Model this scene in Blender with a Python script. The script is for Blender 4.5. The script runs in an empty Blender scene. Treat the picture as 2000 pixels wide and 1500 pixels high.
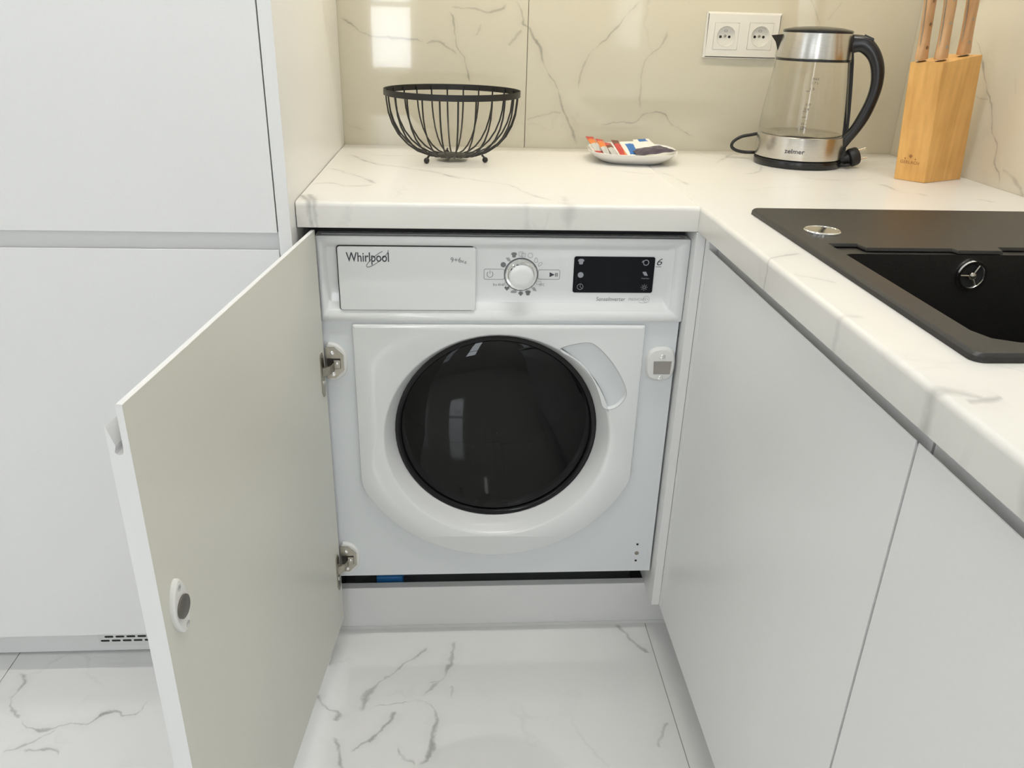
import bpy, bmesh, math, random
from mathutils import Vector, Matrix
from mathutils.geometry import tessellate_polygon
random.seed(7)
PI = math.pi
scn = bpy.context.scene
COL = scn.collection

# ------------------------------------------------------------------ camera
F, PITCH, YAW, ROLL = 1568.37, 0.42728, 0.07436, -0.028985
CAM = Vector((0.24504, -1.23792, 1.1410))
_f = Vector((math.sin(YAW)*math.cos(PITCH), math.cos(YAW)*math.cos(PITCH), -math.sin(PITCH)))
_r = Vector((math.cos(YAW), -math.sin(YAW), 0))
_d = _f.cross(_r)
_c, _s = math.cos(ROLL), math.sin(ROLL)
RX, RD = _c*_r + _s*_d, -_s*_r + _c*_d
cam = bpy.data.cameras.new('camera')
cam.sensor_width = 36; cam.lens = F/2000*36; cam.clip_start = 0.02; cam.clip_end = 60
co = bpy.data.objects.new('camera', cam)
m = Matrix.Identity(4)
for i in range(3):
    m[i][0], m[i][1], m[i][2], m[i][3] = RX[i], -RD[i], -_f[i], CAM[i]
co.matrix_world = m
COL.objects.link(co); scn.camera = co

def at(px, ax, val):
    """photo pixel -> world point on the plane coord[ax] = val"""
    q = _f + RX*((px[0]-1000)/F) + RD*((px[1]-750)/F)
    return CAM + q*((val-CAM[ax])/q[ax])

# ------------------------------------------------------------------ light & exposure
vs = scn.view_settings
vs.view_transform = 'Standard'; vs.look = 'None'; vs.gamma = 1; vs.use_curve_mapping = False
vs.exposure = 0.74
LED_STRIP, CEIL_LED, WINDOW = 16.5, (46.0, 13.0, 14.0), 1.25
w = bpy.data.worlds.new('world'); scn.world = w; w.use_nodes = True
w.node_tree.nodes['Background'].inputs[0].default_value = (0.85, 0.92, 1, 1)
w.node_tree.nodes['Background'].inputs[1].default_value = 1.0

# ------------------------------------------------------------------ materials
MATS = {}
def mat(name, col, rough=.5, metal=0, spec=.5, coat=0, emit=None, estr=0):
    if name in MATS: return MATS[name]
    mt = bpy.data.materials.new(name); mt.use_nodes = True
    b = mt.node_tree.nodes['Principled BSDF']
    b.inputs['Base Color'].default_value = (*col, 1)
    b.inputs['Roughness'].default_value = rough
    b.inputs['Metallic'].default_value = metal
    b.inputs['Specular IOR Level'].default_value = spec
    b.inputs['Coat Weight'].default_value = coat
    if emit:
        b.inputs['Emission Color'].default_value = (*emit, 1)
        b.inputs['Emission Strength'].default_value = estr
    MATS[name] = mt
    return mt

def noisy(name, c1, c2, scale, rough=.5, metal=0, stretch=(1, 1, 1), bump=0, detail=4, spec=.5):
    """procedural two-tone noise material"""
    if name in MATS: return MATS[name]
    mt = mat(name, c1, rough, metal, spec); nt = mt.node_tree; N = nt.nodes; L = nt.links
    b = N['Principled BSDF']
    g = N.new('ShaderNodeNewGeometry'); mp = N.new('ShaderNodeMapping'); mp.inputs['Scale'].default_value = stretch
    L.new(g.outputs['Position'], mp.inputs['Vector'])
    n = N.new('ShaderNodeTexNoise'); n.inputs['Scale'].default_value = scale; n.inputs['Detail'].default_value = detail
    L.new(mp.outputs[0], n.inputs['Vector'])
    mx = N.new('ShaderNodeMix'); mx.data_type = 'RGBA'
    mx.inputs[6].default_value = (*c1, 1); mx.inputs[7].default_value = (*c2, 1)
    mr = N.new('ShaderNodeMapRange'); mr.inputs[1].default_value = .35; mr.inputs[2].default_value = .65
    L.new(n.outputs[0], mr.inputs[0]); L.new(mr.outputs[0], mx.inputs[0]); L.new(mx.outputs[2], b.inputs['Base Color'])
    if bump:
        bp = N.new('ShaderNodeBump'); bp.inputs['Strength'].default_value = bump; bp.inputs['Distance'].default_value = .0005
        L.new(n.outputs[0], bp.inputs['Height']); L.new(bp.outputs[0], b.inputs['Normal'])
    return mt

def marble(name, base, vein, axes, lines, rough, width=.003, warp=.012, back=.16, seed=0., bcol=None):
    """white stone with hand-placed veins: each vein is a float curve b = f(a) in two world axes"""
    mt = mat(name, base, rough); nt = mt.node_tree; N = nt.nodes; L = nt.links
    b = N['Principled BSDF']
    def M(op, a, c=None, d=None):
        n = N.new('ShaderNodeMath'); n.operation = op
        for i, v in enumerate((a, c, d)):
            if v is None: continue
            if isinstance(v, (int, float)): n.inputs[i].default_value = v
            else: L.new(v, n.inputs[i])
        return n.outputs[0]
    def MR(x, a0, a1, b0, b1, clamp=True, smooth=False):
        n = N.new('ShaderNodeMapRange'); n.clamp = clamp
        if smooth: n.interpolation_type = 'SMOOTHSTEP'
        L.new(x, n.inputs[0])
        for i, v in enumerate((a0, a1, b0, b1)):
            if isinstance(v, (int, float)): n.inputs[i+1].default_value = v
            else: L.new(v, n.inputs[i+1])
        return n.outputs[0]
    def noise(scale, detail=3, off=0.):
        n = N.new('ShaderNodeTexNoise'); n.inputs['Scale'].default_value = scale; n.inputs['Detail'].default_value = detail
        mp = N.new('ShaderNodeMapping'); mp.inputs['Location'].default_value = (off+seed, off*1.7, seed*.6)
        L.new(g.outputs['Position'], mp.inputs['Vector']); L.new(mp.outputs[0], n.inputs['Vector']); return n
    g = N.new('ShaderNodeNewGeometry')
    sp = N.new('ShaderNodeSeparateXYZ'); L.new(g.outputs['Position'], sp.inputs[0])
    n1, n2, n3 = noise(16, 6), noise(55, 6, 3.1), noise(22, 4, 7.7)
    s1 = N.new('ShaderNodeSeparateColor'); L.new(n1.outputs[1], s1.inputs[0])
    s2 = N.new('ShaderNodeSeparateColor'); L.new(n2.outputs[1], s2.inputs[0])
    def coord(k, i):
        a = M('MULTIPLY_ADD', s1.outputs[i], warp*1.3, -warp*.65)
        c = M('MULTIPLY_ADD', s2.outputs[i], warp*.75, -warp*.375)
        return M('ADD', M('ADD', sp.outputs[k], a), c)
    A, B = coord(axes[0], 0), coord(axes[1], 1)
    wmod = MR(n3.outputs[0], .3, .7, .45, 1.7)
    total = None
    for pts, wd, st in lines:
        P = [(p[axes[0]], p[axes[1]]) for p in pts]
        ex = max(p[0] for p in P)-min(p[0] for p in P); ey = max(p[1] for p in P)-min(p[1] for p in P)
        k = 0 if ex >= ey else 1
        runs = []; cur = [P[0]]; dr = 0; nrun = 0
        for p in P[1:]:
            s = 1 if p[k] > cur[-1][k] else -1
            if dr and s != dr: runs.append(cur); cur = [cur[-1]]
            dr = s; cur.append(p)
        runs.append(cur)
        for ri, rn in enumerate(runs):
            fa, fb = ri == 0, ri == len(runs)-1          # true ends fade out, splits do not
            if rn[0][k] > rn[-1][k]: rn = rn[::-1]; fa, fb = fb, fa
            a0, a1 = rn[0][k], rn[-1][k]
            if a1-a0 < .004: continue
            bs = [p[1-k] for p in rn]; b0, b1 = min(bs)-1e-3, max(bs)+1e-3
            ua, ub = (A, B) if k == 0 else (B, A)
            u = MR(ua, a0, a1, 0, 1, clamp=False)
            fc = N.new('ShaderNodeFloatCurve'); cv = fc.mapping.curves[0]
            nm = [((p[k]-a0)/(a1-a0), (p[1-k]-b0)/(b1-b0)) for p in rn]
            cv.points[0].location = nm[0]; cv.points[1].location = nm[-1]
            for q in nm[1:-1]: cv.points.new(*q)
            fc.mapping.update(); L.new(u, fc.inputs['Value'])
            v = M('MULTIPLY_ADD', fc.outputs[0], b1-b0, b0)
            slope = (b1-b0)/(a1-a0); ww = width*wd*math.sqrt(1+min(slope, 1.5)**2)
            dist = M('ABSOLUTE', M('SUBTRACT', ub, v))
            core = MR(dist, ww*-.15, M('MULTIPLY', wmod, ww*1.15), 1, 0, smooth=True)
            halo = MR(dist, 0, ww*5, .13, 0, smooth=True)
            fl_ = .09 if fa else .004; fr_ = .09 if fb else .004
            edge = M('MULTIPLY', MR(u, 0, fl_, 0, 1, smooth=True), MR(u, 1-fr_, 1, 1, 0, smooth=True))
            x = M('MULTIPLY', M('MULTIPLY', M('MAXIMUM', core, halo), edge), st)
            total = x if total is None else M('MAXIMUM', total, x)
    # faint random veining everywhere
    rid = M('ABSOLUTE', M('SUBTRACT', noise(3.2, 6, 1.3).outputs[0], .5))
    fv = MR(rid, 0, .012, back, 0, smooth=True)
    fv = M('MULTIPLY', fv, MR(noise(5, 2, 5.).outputs[0], .5, .68, 0, 1))
    total = fv if total is None else M('MAXIMUM', total, fv)
    total = M('MULTIPLY', total, MR(n3.outputs[0], .32, .62, .35, 1))
    mx = N.new('ShaderNodeMix'); mx.data_type = 'RGBA'
    mx.inputs[6].default_value = (*base, 1); mx.inputs[7].default_value = (*vein, 1)
    L.new(total, mx.inputs[0]); L.new(mx.outputs[2], b.inputs['Base Color'])
    return mt

def thin_glass(name, tint, refl=1.0, rough=.0):
    mt = bpy.data.materials.new(name); mt.use_nodes = True; nt = mt.node_tree; N = nt.nodes; L = nt.links
    N.remove(N['Principled BSDF'])
    t = N.new('ShaderNodeBsdfTransparent'); t.inputs[0].default_value = (*tint, 1)
    gl = N.new('ShaderNodeBsdfGlossy'); gl.inputs['Roughness'].default_value = rough
    lw = N.new('ShaderNodeLayerWeight'); lw.inputs[0].default_value = .5
    pw = N.new('ShaderNodeMath'); pw.operation = 'POWER'; pw.inputs[1].default_value = 4.5; L.new(lw.outputs['Facing'], pw.inputs[0])
    fr = N.new('ShaderNodeMath'); fr.operation = 'MULTIPLY_ADD'; fr.inputs[1].default_value = .95; fr.inputs[2].default_value = .045; L.new(pw.outputs[0], fr.inputs[0])
    mu = N.new('ShaderNodeMath'); mu.operation = 'MULTIPLY'; mu.inputs[1].default_value = refl
    mx = N.new('ShaderNodeMixShader')
    L.new(fr.outputs[0], mu.inputs[0]); L.new(mu.outputs[0], mx.inputs[0]); L.new(t.outputs[0], mx.inputs[1]); L.new(gl.outputs[0], mx.inputs[2])
    L.new(mx.outputs[0], N['Material Output'].inputs[0]); MATS[name] = mt
    return mt

def emitter(name, col, s):
    mt = bpy.data.materials.new(name); mt.use_nodes = True; nt = mt.node_tree
    nt.nodes.remove(nt.nodes['Principled BSDF'])
    e = nt.nodes.new('ShaderNodeEmission'); e.inputs[0].default_value = (*col, 1); e.inputs[1].default_value = s
    nt.links.new(e.outputs[0], nt.nodes['Material Output'].inputs[0]); MATS[name] = mt
    return mt

WALLPX = [([(662,33),(689,51),(710,66),(745,74),(788,72),(815,76),(830,84)],1,.8),([(830,84),(848,80),(872,90),(890,102),(898,110)],1,.6),
 ([(875,21),(887,45),(893,90),(908,114),(920,162)],1,.85),([(878,15),(920,16),(959,24),(986,15),(995,2)],1.2,.6),
 ([(1008,-5),(1019,18),(1025,50),(1031,56),(1052,93),(1067,135),(1085,162),(1100,210),(1109,228),(1124,288)],1.5,.9),
 ([(1250,0),(1207,50),(1175,85),(1150,112),(1137,140),(1130,175)],1.1,.65),
 ([(1167,257),(1190,240),(1240,238),(1265,220),(1295,222),(1312,245),(1360,266)],.9,.7),
 ([(1305,57),(1295,85),(1277,102),(1255,140),(1252,212)],1,.5),([(672,236),(689,249),(713,258)],1,.6),
 ([(1582,-5),(1592,25),(1600,52)],1.2,.7),([(1645,0),(1632,22),(1615,40)],.9,.45),([(1027,235),(1070,222),(1100,220)],1,.5),
 ([(1016,58),(1003,78),(993,90)],1.2,.45),([(940,45),(930,70)],1,.4)]
RWALLPX = [([(1900,70),(1915,98),(1924,157),(1938,213),(1939,258),(1947,288),(1943,314),(1952,344),(1950,368)],1.2,.9),
 ([(1957,328),(1977,350),(2000,384)],2,.6),([(1905,188),(1932,193)],1,.4),([(1985,150),(1984,185)],1,.4)]
TOPPX = [([(680,300),(704,309),(740,321),(788,327),(830,333),(860,339),(905,351)],1.1,.8),([(641,328),(680,339),(710,348),(734,360)],1.2,.65),
 ([(602,364),(647,357),(674,363),(728,360)],1,.8),([(860,339),(930,352),(995,362),(1040,381),(1100,396)],.9,.45),
 ([(1700,359),(1725,362),(1749,371),(1767,377),(1793,378),(1812,384)],1.1,.8),([(1907,388),(1940,395)],1.2,.5),
 ([(1439,341),(1470,338),(1487,324)],1,.6),([(1398,319),(1429,300)],1.1,.5),([(1496,509),(1524,500),(1563,496)],1.2,.75),
 ([(1549,535),(1597,545),(1636,552)],1.2,.4),([(1880,785),(1920,783),(1955,772)],1.6,.6),([(1210,333),(1260,340),(1300,338),(1345,362)],1,.45),
 ([(590,380),(603,392)],2.2,.8),([(607,378),(613,392)],2.0,.8),([(1100,382),(1108,398)],3,.4),([(1845,818),(1862,833)],3,.55),
 ([(720,298),(760,304),(830,303)],1,.45),([(1560,345),(1640,352),(1700,346)],1,.4)]
FLOORPX = [([(887,1248),(878,1295),(861,1321),(840,1335),(818,1338)],1.3,.8),([(835,1262),(801,1295),(745,1329),(719,1355),(698,1390)],1.3,.7),
 ([(736,1377),(792,1370),(839,1377),(852,1407),(844,1437),(835,1484),(822,1500)],1.4,.9),([(775,1390),(758,1415),(728,1441),(702,1454),(680,1467)],1.3,.95),
 ([(655,1440),(660,1467),(676,1510)],1.4,.9),([(775,1467),(818,1493)],1.3,.7),([(1201,1218),(1239,1256),(1269,1273)],1.6,.75),
 ([(622,1351),(631,1377),(659,1402),(650,1412)],1.3,.7),([(1300,1407),(1290,1440),(1285,1462)],1.2,.6),([(861,1321),(830,1358),(812,1364)],1.1,.6),
 ([(310,1346),(287,1374),(241,1398),(224,1391),(196,1397),(171,1412),(140,1414),(91,1425),(60,1421),(38,1402)],1.2,1.),
 ([(38,1402),(26,1377),(27,1360),(42,1339),(35,1314)],1.3,.8),([(112,1426),(70,1447),(35,1461),(0,1477)],1.1,.8),([(45,1467),(105,1468),(115,1490)],1,.7),
 ([(880,1340),(885,1365)],1.2,.6)]
H = 0.8798        # worktop top
D = 0.60          # back wall
XR = 1.236        # right wall
XW = 0.6256       # front edge of the right worktop, seam
def W(lst, ax, val): return [([at(p, ax, val) for p in pts], a, b) for pts, a, b in lst]
VEIN = (.32, .30, .245)
M_wall = marble('porcelain_wall_tile', (.70, .665, .545), VEIN, (0, 2), W(WALLPX, 1, D), .07, width=.0026, seed=2)
M_rwall = marble('porcelain_side_tile', (.70, .655, .535), VEIN, (1, 2), W(RWALLPX, 0, XR), .09, width=.0026, seed=5)
M_top = marble('marble_laminate', (.80, .785, .745), (.30, .30, .29), (0, 1), W(TOPPX, 2, H)+[([Vector((.008, .025, 0)), Vector((.019, .003, 0)), Vector((.024, -.02, 0))], 2.0, .8), ([Vector((.016, .022, 0)), Vector((.027, .004, 0)), Vector((.034, -.02, 0))], 1.8, .7),
    ([Vector((.405, .03, 0)), Vector((.42, 0, 0)), Vector((.425, -.03, 0))], 3.5, .4), ([Vector((.355, .02, 0)), Vector((.35, -.03, 0))], 3, .3), ([Vector((.60, -.675, 0)), Vector((.63, -.680, 0)), Vector((.66, -.70, 0))], 3, .5), ([Vector((.60, -.80, 0)), Vector((.65, -.81, 0))], 3, .4), ([Vector((.60, -.50, 0)), Vector((.65, -.505, 0))], 2, .3)], .28, width=.0032, seed=9)
M_floor = marble('porcelain_floor_tile', (.86, .86, .845), (.36, .36, .35), (0, 1), W(FLOORPX, 2, 0), .10, width=.0036, warp=.021, seed=13)
for _m, _w in ((M_floor, .9), (M_wall, .5), (M_rwall, .35)):
    _b = _m.node_tree.nodes['Principled BSDF']; _b.inputs['Coat Weight'].default_value = _w; _b.inputs['Coat Roughness'].default_value = .015; _b.inputs['Coat IOR'].default_value = 1.6
M_grout = mat('grout', (.45, .44, .42), .9)
M_lacq = noisy('white_lacquer', (.86, .86, .855), (.85, .85, .845), 300, rough=.32)
M_inner = noisy('melamine_inside', (.735, .73, .66), (.725, .72, .65), 400, rough=.38)
M_panel = noisy('white_panel', (.86, .86, .85), (.85, .85, .84), 300, rough=.3)
M_app = mat('appliance_white', (.85, .865, .865), .16, coat=.3)
M_appb = mat('appliance_body', (.78, .81, .83), .3)
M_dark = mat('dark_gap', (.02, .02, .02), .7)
M_print = mat('dark_print', (.06, .06, .075), .5)
M_grey = mat('grey_print', (.20, .205, .21), .5)
M_icon = mat('display_icon', (.36, .38, .42), .4)
M_lgrey = mat('light_print', (.42, .43, .43), .4)
M_black = mat('black_plastic', (.012, .012, .013), .22)
M_scr = mat('display_glass', (.003, .004, .007), .06, spec=.22)
M_chrome = mat('chrome', (.85, .85, .84), .08, 1)
M_nickel = noisy('nickel', (.46, .43, .37), (.40, .37, .31), 120, rough=.30, metal=1)
M_steel = noisy('brushed_steel', (.66, .64, .60), (.56, .54, .50), 60, rough=.24, metal=1, stretch=(1, 1, 40))
M_wire = mat('black_wire', (.014, .013, .012), .42)
M_granite = noisy('black_granite', (.013, .012, .011), (.022, .020, .018), 500, rough=.42, bump=.25)
M_socket = mat('socket_plastic', (.83, .82, .78), .28)
M_porc = mat('porcelain', (.82, .81, .78), .12, coat=.4)
M_plast = mat('white_plastic', (.82, .82, .80), .35)
M_rubber = mat('black_rubber', (.015, .015, .015), .5)
M_wallp = noisy('painted_wall', (.80, .79, .76), (.79, .78, .75), 80, rough=.85)
M_ceil = noisy('painted_ceiling', (.85, .85, .84), (.84, .84, .83), 80, rough=.9)
M_glass = thin_glass('kettle_glass', (.97, .97, .955), 1.0, .01)
M_smoke = thin_glass('smoked_glass', (.045, .048, .052), .72, .004)
M_led = emitter('led_strip_light', (1, .87, .64), LED_STRIP)
M_ceilled = [emitter('ceiling_led_%d' % i, (1, .975, .92), c) for i, c in enumerate(CEIL_LED)]
M_day = emitter('daylight_pane', (.90, .95, 1), WINDOW)
M_day2 = emitter('open_sky_pane', (.90, .95, 1), WINDOW*4.0)

def wood(name, c1, c2):
    mt = mat(name, c1, .42); nt = mt.node_tree; N = nt.nodes; L = nt.links; b = N['Principled BSDF']
    g = N.new('ShaderNodeNewGeometry'); mp = N.new('ShaderNodeMapping'); mp.inputs['Scale'].default_value = (60, 60, 3.0)
    mp.inputs['Rotation'].default_value = (0.05, .1, 0)
    L.new(g.outputs['Position'], mp.inputs[0])
    n = N.new('ShaderNodeTexNoise'); n.inputs['Scale'].default_value = 1.4; n.inputs['Detail'].default_value = 5
    L.new(mp.outputs[0], n.inputs['Vector'])
    n2 = N.new('ShaderNodeTexNoise'); n2.inputs['Scale'].default_value = 25; L.new(g.outputs['Position'], n2.inputs['Vector'])
    ad = N.new('ShaderNodeMath'); ad.operation = 'MULTIPLY_ADD'; ad.inputs[1].default_value = .5; L.new(n2.outputs[0], ad.inputs[0]); L.new(n.outputs[0], ad.inputs[2])
    mr = N.new('ShaderNodeMapRange'); mr.inputs[1].default_value = .55; mr.inputs[2].default_value = .98; L.new(ad.outputs[0], mr.inputs[0])
    mx = N.new('ShaderNodeMix'); mx.data_type = 'RGBA'; mx.inputs[6].default_value = (*c1, 1); mx.inputs[7].default_value = (*c2, 1)
    L.new(mr.outputs[0], mx.inputs[0]); L.new(mx.outputs[2], b.inputs['Base Color'])
    return mt
M_wood = wood('beech_block', (.80, .46, .145), (.64, .335, .09))
M_woodh = wood('beech_handle', (.70, .43, .22), (.50, .27, .12))

# ------------------------------------------------------------------ mesh helpers
ORI = {}
def tag(o, label=None, cat=None, group=None, kind=None):
    for k, v in (('label', label), ('category', cat), ('group', group), ('kind', kind)):
        if v: o[k] = v
    return o
def thing(name, label, cat, loc=(0, 0, 0), group=None):
    o = bpy.data.objects.new(name, None); o.empty_display_size = .02
    COL.objects.link(o); o.location = loc; ORI[o.name] = Vector(loc)
    return tag(o, label, cat, group)
def linkmesh(name, me, parent=None, loc=None):
    o = bpy.data.objects.new(name, me); COL.objects.link(o)
    if parent is not None:
        o.parent = parent; ORI[o.name] = ORI[parent.name]
    else:
        o.location = loc or (0, 0, 0); ORI[o.name] = Vector(loc or (0, 0, 0))
    return o

class MB:
    def __init__(s): s.v = []; s.f = []; s.mi = []; s.cur = 0
    def add(s, vs, fs):
        n = len(s.v); s.v += [Vector(p) for p in vs]
        for f in fs: s.f.append([i+n for i in f]); s.mi.append(s.cur)
        return s
    def box(s, x0, x1, y0, y1, z0, z1, bev=0, seg=2):
        if bev:
            bm = bmesh.new(); bmesh.ops.create_cube(bm, size=1)
            for v in bm.verts:
                v.co = Vector(((x0+x1)/2+v.co.x*(x1-x0), (y0+y1)/2+v.co.y*(y1-y0), (z0+z1)/2+v.co.z*(z1-z0)))
            bmesh.ops.bevel(bm, geom=bm.edges[:], offset=bev, segments=seg, affect='EDGES', profile=.5)
            bm.verts.index_update()
            s.add([v.co.copy() for v in bm.verts], [[v.index for v in f.verts] for f in bm.faces]); bm.free()
            return s
        vs = [(x, y, z) for x in (x0, x1) for y in (y0, y1) for z in (z0, z1)]
        return s.add(vs, [(0, 1, 3, 2), (4, 6, 7, 5), (0, 4, 5, 1), (2, 3, 7, 6), (0, 2, 6, 4), (1, 5, 7, 3)])
    def loft(s, rings, cap=True, closed=False):
        n = len(rings[0]); vs = [p for r in rings for p in r]; fs = []
        R = len(rings)
        for i in range(R if closed else R-1):
            for j in range(n):
                a, b = i*n+j, i*n+(j+1) % n; k = ((i+1) % R)*n
                fs.append((a, b, k+(j+1) % n, k+j))
        if cap and not closed: fs += [tuple(range(n)), tuple(range((R-1)*n, R*n))]
        return s.add(vs, fs)
    def lathe(s, prof, c, axis='z', seg=48, cap=True):
        """prof: (r, h) along axis; axis y: h is +y"""
        rings = []
        for r, h in prof:
            ring = []
            for k in range(seg):
                a = 2*PI*k/seg; x, y = r*math.cos(a), r*math.sin(a)
                ring.append((c[0]+x, c[1]+y, c[2]+h) if axis == 'z' else (c[0]+x, c[1]+h, c[2]+y))
            rings.append(ring)
        return s.loft(rings, cap)
    def tube(s, pts, r, seg=8, cap=True, closed=False):
        pts = [Vector(p) for p in pts]; n = len(pts); rings = []; up = None
        for i, p in enumerate(pts):
            t = (pts[(i+1) % n]-pts[i-1]) if closed else (pts[min(i+1, n-1)]-pts[max(i-1, 0)])
            t.normalize()
            if up is None: up = Vector((0, 0, 1)) if abs(t.z) < .9 else Vector((1, 0, 0))
            side = t.cross(up).normalized(); up = side.cross(t).normalized()
            rr = r[i] if isinstance(r, (list, tuple)) else r
            rings.append([p+side*rr*math.cos(2*PI*k/seg)+up*rr*math.sin(2*PI*k/seg) for k in range(seg)])
        return s.loft(rings, cap, closed)
    def ball(s, c, r, seg=16, sc=(1, 1, 1)):
        rings = []
        for i in range(1, seg//2):
            a = PI*i/(seg//2)
            rings.append([(c[0]+sc[0]*r*math.sin(a)*math.cos(2*PI*k/seg), c[1]+sc[1]*r*math.sin(a)*math.sin(2*PI*k/seg), c[2]+sc[2]*r*math.cos(a)) for k in range(seg)])
        return s.loft(rings)
    def plate(s, outer, holes, y0, y1, mapf=None):
        """flat plate in (a,b) with holes; depth y0 (front) .. y1"""
        mapf = mapf or (lambda a, b, t: (a, t, b))
        loops = [outer]+list(holes); flat = [p for l in loops for p in l]
        tris = tessellate_polygon([[Vector((p[0], p[1], 0)) for p in l] for l in loops])
        n = len(flat)
        vs = [mapf(p[0], p[1], y0) for p in flat]+[mapf(p[0], p[1], y1) for p in flat]
        fs = [tuple(t) for t in tris]+[tuple(i+n for i in reversed(t)) for t in tris]
        o = 0
        for l in loops:
            k = len(l)
            for i in range(k): a, b = o+i, o+(i+1) % k; fs.append((a, b, b+n, a+n))
            o += k
        return s.add(vs, fs)
    def build(s, name, mats, parent=None, smooth=None, loc=None, recalc=True):
        o3 = ORI[parent.name] if parent is not None else Vector(loc or (0, 0, 0))
        me = bpy.data.meshes.new(name); me.from_pydata([v-o3 for v in s.v], [], s.f)
        mats = mats if isinstance(mats, (list, tuple)) else [mats]
        for m_ in mats: me.materials.append(m_)
        if len(mats) > 1: me.polygons.foreach_set('material_index', s.mi)
        if recalc:
            bm = bmesh.new(); bm.from_mesh(me); bmesh.ops.recalc_face_normals(bm, faces=bm.faces); bm.to_mesh(me); bm.free()
        if smooth:
            me.polygons.foreach_set('use_smooth', [True]*len(me.polygons)); me.set_sharp_from_angle(angle=math.radians(smooth))
        me.update()
        return linkmesh(name, me, parent, loc)

def rrect(x0, x1, z0, z1, r, n=5):
    out = []
    for cx, cz, a0 in ((x1-r, z0+r, -90), (x1-r, z1-r, 0), (x0+r, z1-r, 90), (x0+r, z0+r, 180)):
        for k in range(n+1):
            a = math.radians(a0+90*k/n); out.append((cx+r*math.cos(a), cz+r*math.sin(a)))
    return out
def circ(cx, cz, r, n=64): return [(cx+r*math.cos(2*PI*k/n), cz+r*math.sin(2*PI*k/n)) for k in range(n)]
def smooth_loop(pts, it=2):
    for _ in range(it):
        q = []
        for i in range(len(pts)):
            a, b = pts[i], pts[(i+1) % len(pts)]
            q += [(a[0]*.75+b[0]*.25, a[1]*.75+b[1]*.25), (a[0]*.25+b[0]*.75, a[1]*.25+b[1]*.75)]
        pts = q
    return pts
def inset(poly, d):
    n = len(poly); ar = sum(poly[i][0]*poly[(i+1) % n][1]-poly[(i+1) % n][0]*poly[i][1] for i in range(n)); s = 1 if ar > 0 else -1
    out = []
    for i in range(n):
        a, b, c = Vector(poly[i-1]), Vector(poly[i]), Vector(poly[(i+1) % n])
        e1, e2 = (b-a).normalized(), (c-b).normalized()
        nn = Vector((-(e1.y+e2.y), e1.x+e2.x))*s
        if nn.length < 1e-6: nn = Vector((-e1.y, e1.x))*s
        nn.normalize(); cs = max(.5, abs(nn.dot(Vector((-e1.y, e1.x)))))
        out.append(tuple(b+nn*(d/cs)))
    return out
def text_geo(body, shear=0., bold=0.):
    cu = bpy.data.curves.new('t', 'FONT'); cu.body = body; cu.size = 1; cu.resolution_u = 3; cu.shear = shear; cu.offset = bold
    ob = bpy.data.objects.new('t', cu); COL.objects.link(ob)
    me = bpy.data.meshes.new_from_object(ob)
    vs = [v.co.copy() for v in me.vertices]; fs = [list(p.vertices) for p in me.polygons]
    bpy.data.objects.remove(ob); bpy.data.curves.remove(cu); bpy.data.meshes.remove(me)
    return vs, fs
def text(name, body, x0, x1, zb, mt, parent, y, hgt=None, shear=0., mapf=None, bold=0.):
    """flat lettering from x0 to x1 on baseline zb, in the plane y (facing -y) or through mapf(a,b)"""
    vs, fs = text_geo(body, shear, bold)
    xa, xb = min(v.x for v in vs), max(v.x for v in vs); sc = (x1-x0)/(xb-xa)
    top = max(v.y for v in vs); sz = sc if hgt is None else hgt/top
    mapf = mapf or (lambda a, b: (a, y, b))
    mb = MB(); mb.add([mapf(x0+(v.x-xa)*sc, zb+v.y*sz) for v in vs], fs)
    o = mb.build(name, mt, parent, recalc=False)
    return o

# ================================================================== SETTING
ROOM_X0, ROOM_Y0, ROOM_Z = -2.7, -3.7, 2.6
fl = MB().box(ROOM_X0-.1, XR+.1, ROOM_Y0-.1, D+.1, -.06, -.0022).build('floor', M_grout); tag(fl, kind='structure')
tx = [ROOM_X0, -1.833, -.600, .634, XR]; ty = [ROOM_Y0, -3.1, -1.90, -.70, D]
for i in range(4):
    for j in range(4):
        MB().box(tx[i]+.0008, tx[i+1]-.0008, ty[j]+.0008, ty[j+1]-.0008, -.0022, 0, bev=.0004, seg=1).build('tile', M_floor, fl)
wb = MB().box(ROOM_X0-.1, XR+.1, D+.010, D+.12, 0, ROOM_Z).build('wall_back', M_wallp); tag(wb, kind='structure')
bx = [-.206, .394, XR+.0095]
for i in range(2):
    MB().box(bx[i]+.0006, bx[i+1]-.0006, D, D+.010, .84, 1.455, bev=.0006, seg=1).build('tile', M_wall, wb)
wr = MB()
wr.box(XR+.010, XR+.12, -2.30, D+.12, 0, ROOM_Z).box(XR+.010, XR+.12, ROOM_Y0-.1, -3.40, 0, ROOM_Z)
wr.box(XR+.010, XR+.12, -3.40, -2.30, 0, .95).box(XR+.010, XR+.12, -3.40, -2.30, 2.25, ROOM_Z)
wr = wr.build('wall_right', M_wallp); tag(wr, kind='structure')
ry = [-1.80, -.60, D-.0002]
for i in range(2):
    MB().box(XR, XR+.010, ry[i]+.0006, ry[i+1]-.0006, .84, 1.455, bev=.0006, seg=1).build('tile', M_rwall, wr)
wl = MB().box(ROOM_X0-.1, ROOM_X0, ROOM_Y0-.1, -2.3, 0, ROOM_Z).box(ROOM_X0-.1, ROOM_X0, -1.0, D+.12, 0, ROOM_Z)
wl = wl.box(ROOM_X0-.1, ROOM_X0, -2.3, -1.0, 0, .85).box(ROOM_X0-.1, ROOM_X0, -2.3, -1.0, 2.3, ROOM_Z).build('wall_left', M_wallp); tag(wl, kind='structure')
WIN = [(-.40, -.03), (-2.35, -.95)]
mbw = MB(); xs = [ROOM_X0-.1, WIN[1][0], WIN[1][1], WIN[0][0], WIN[0][1], XR+.12]
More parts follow.
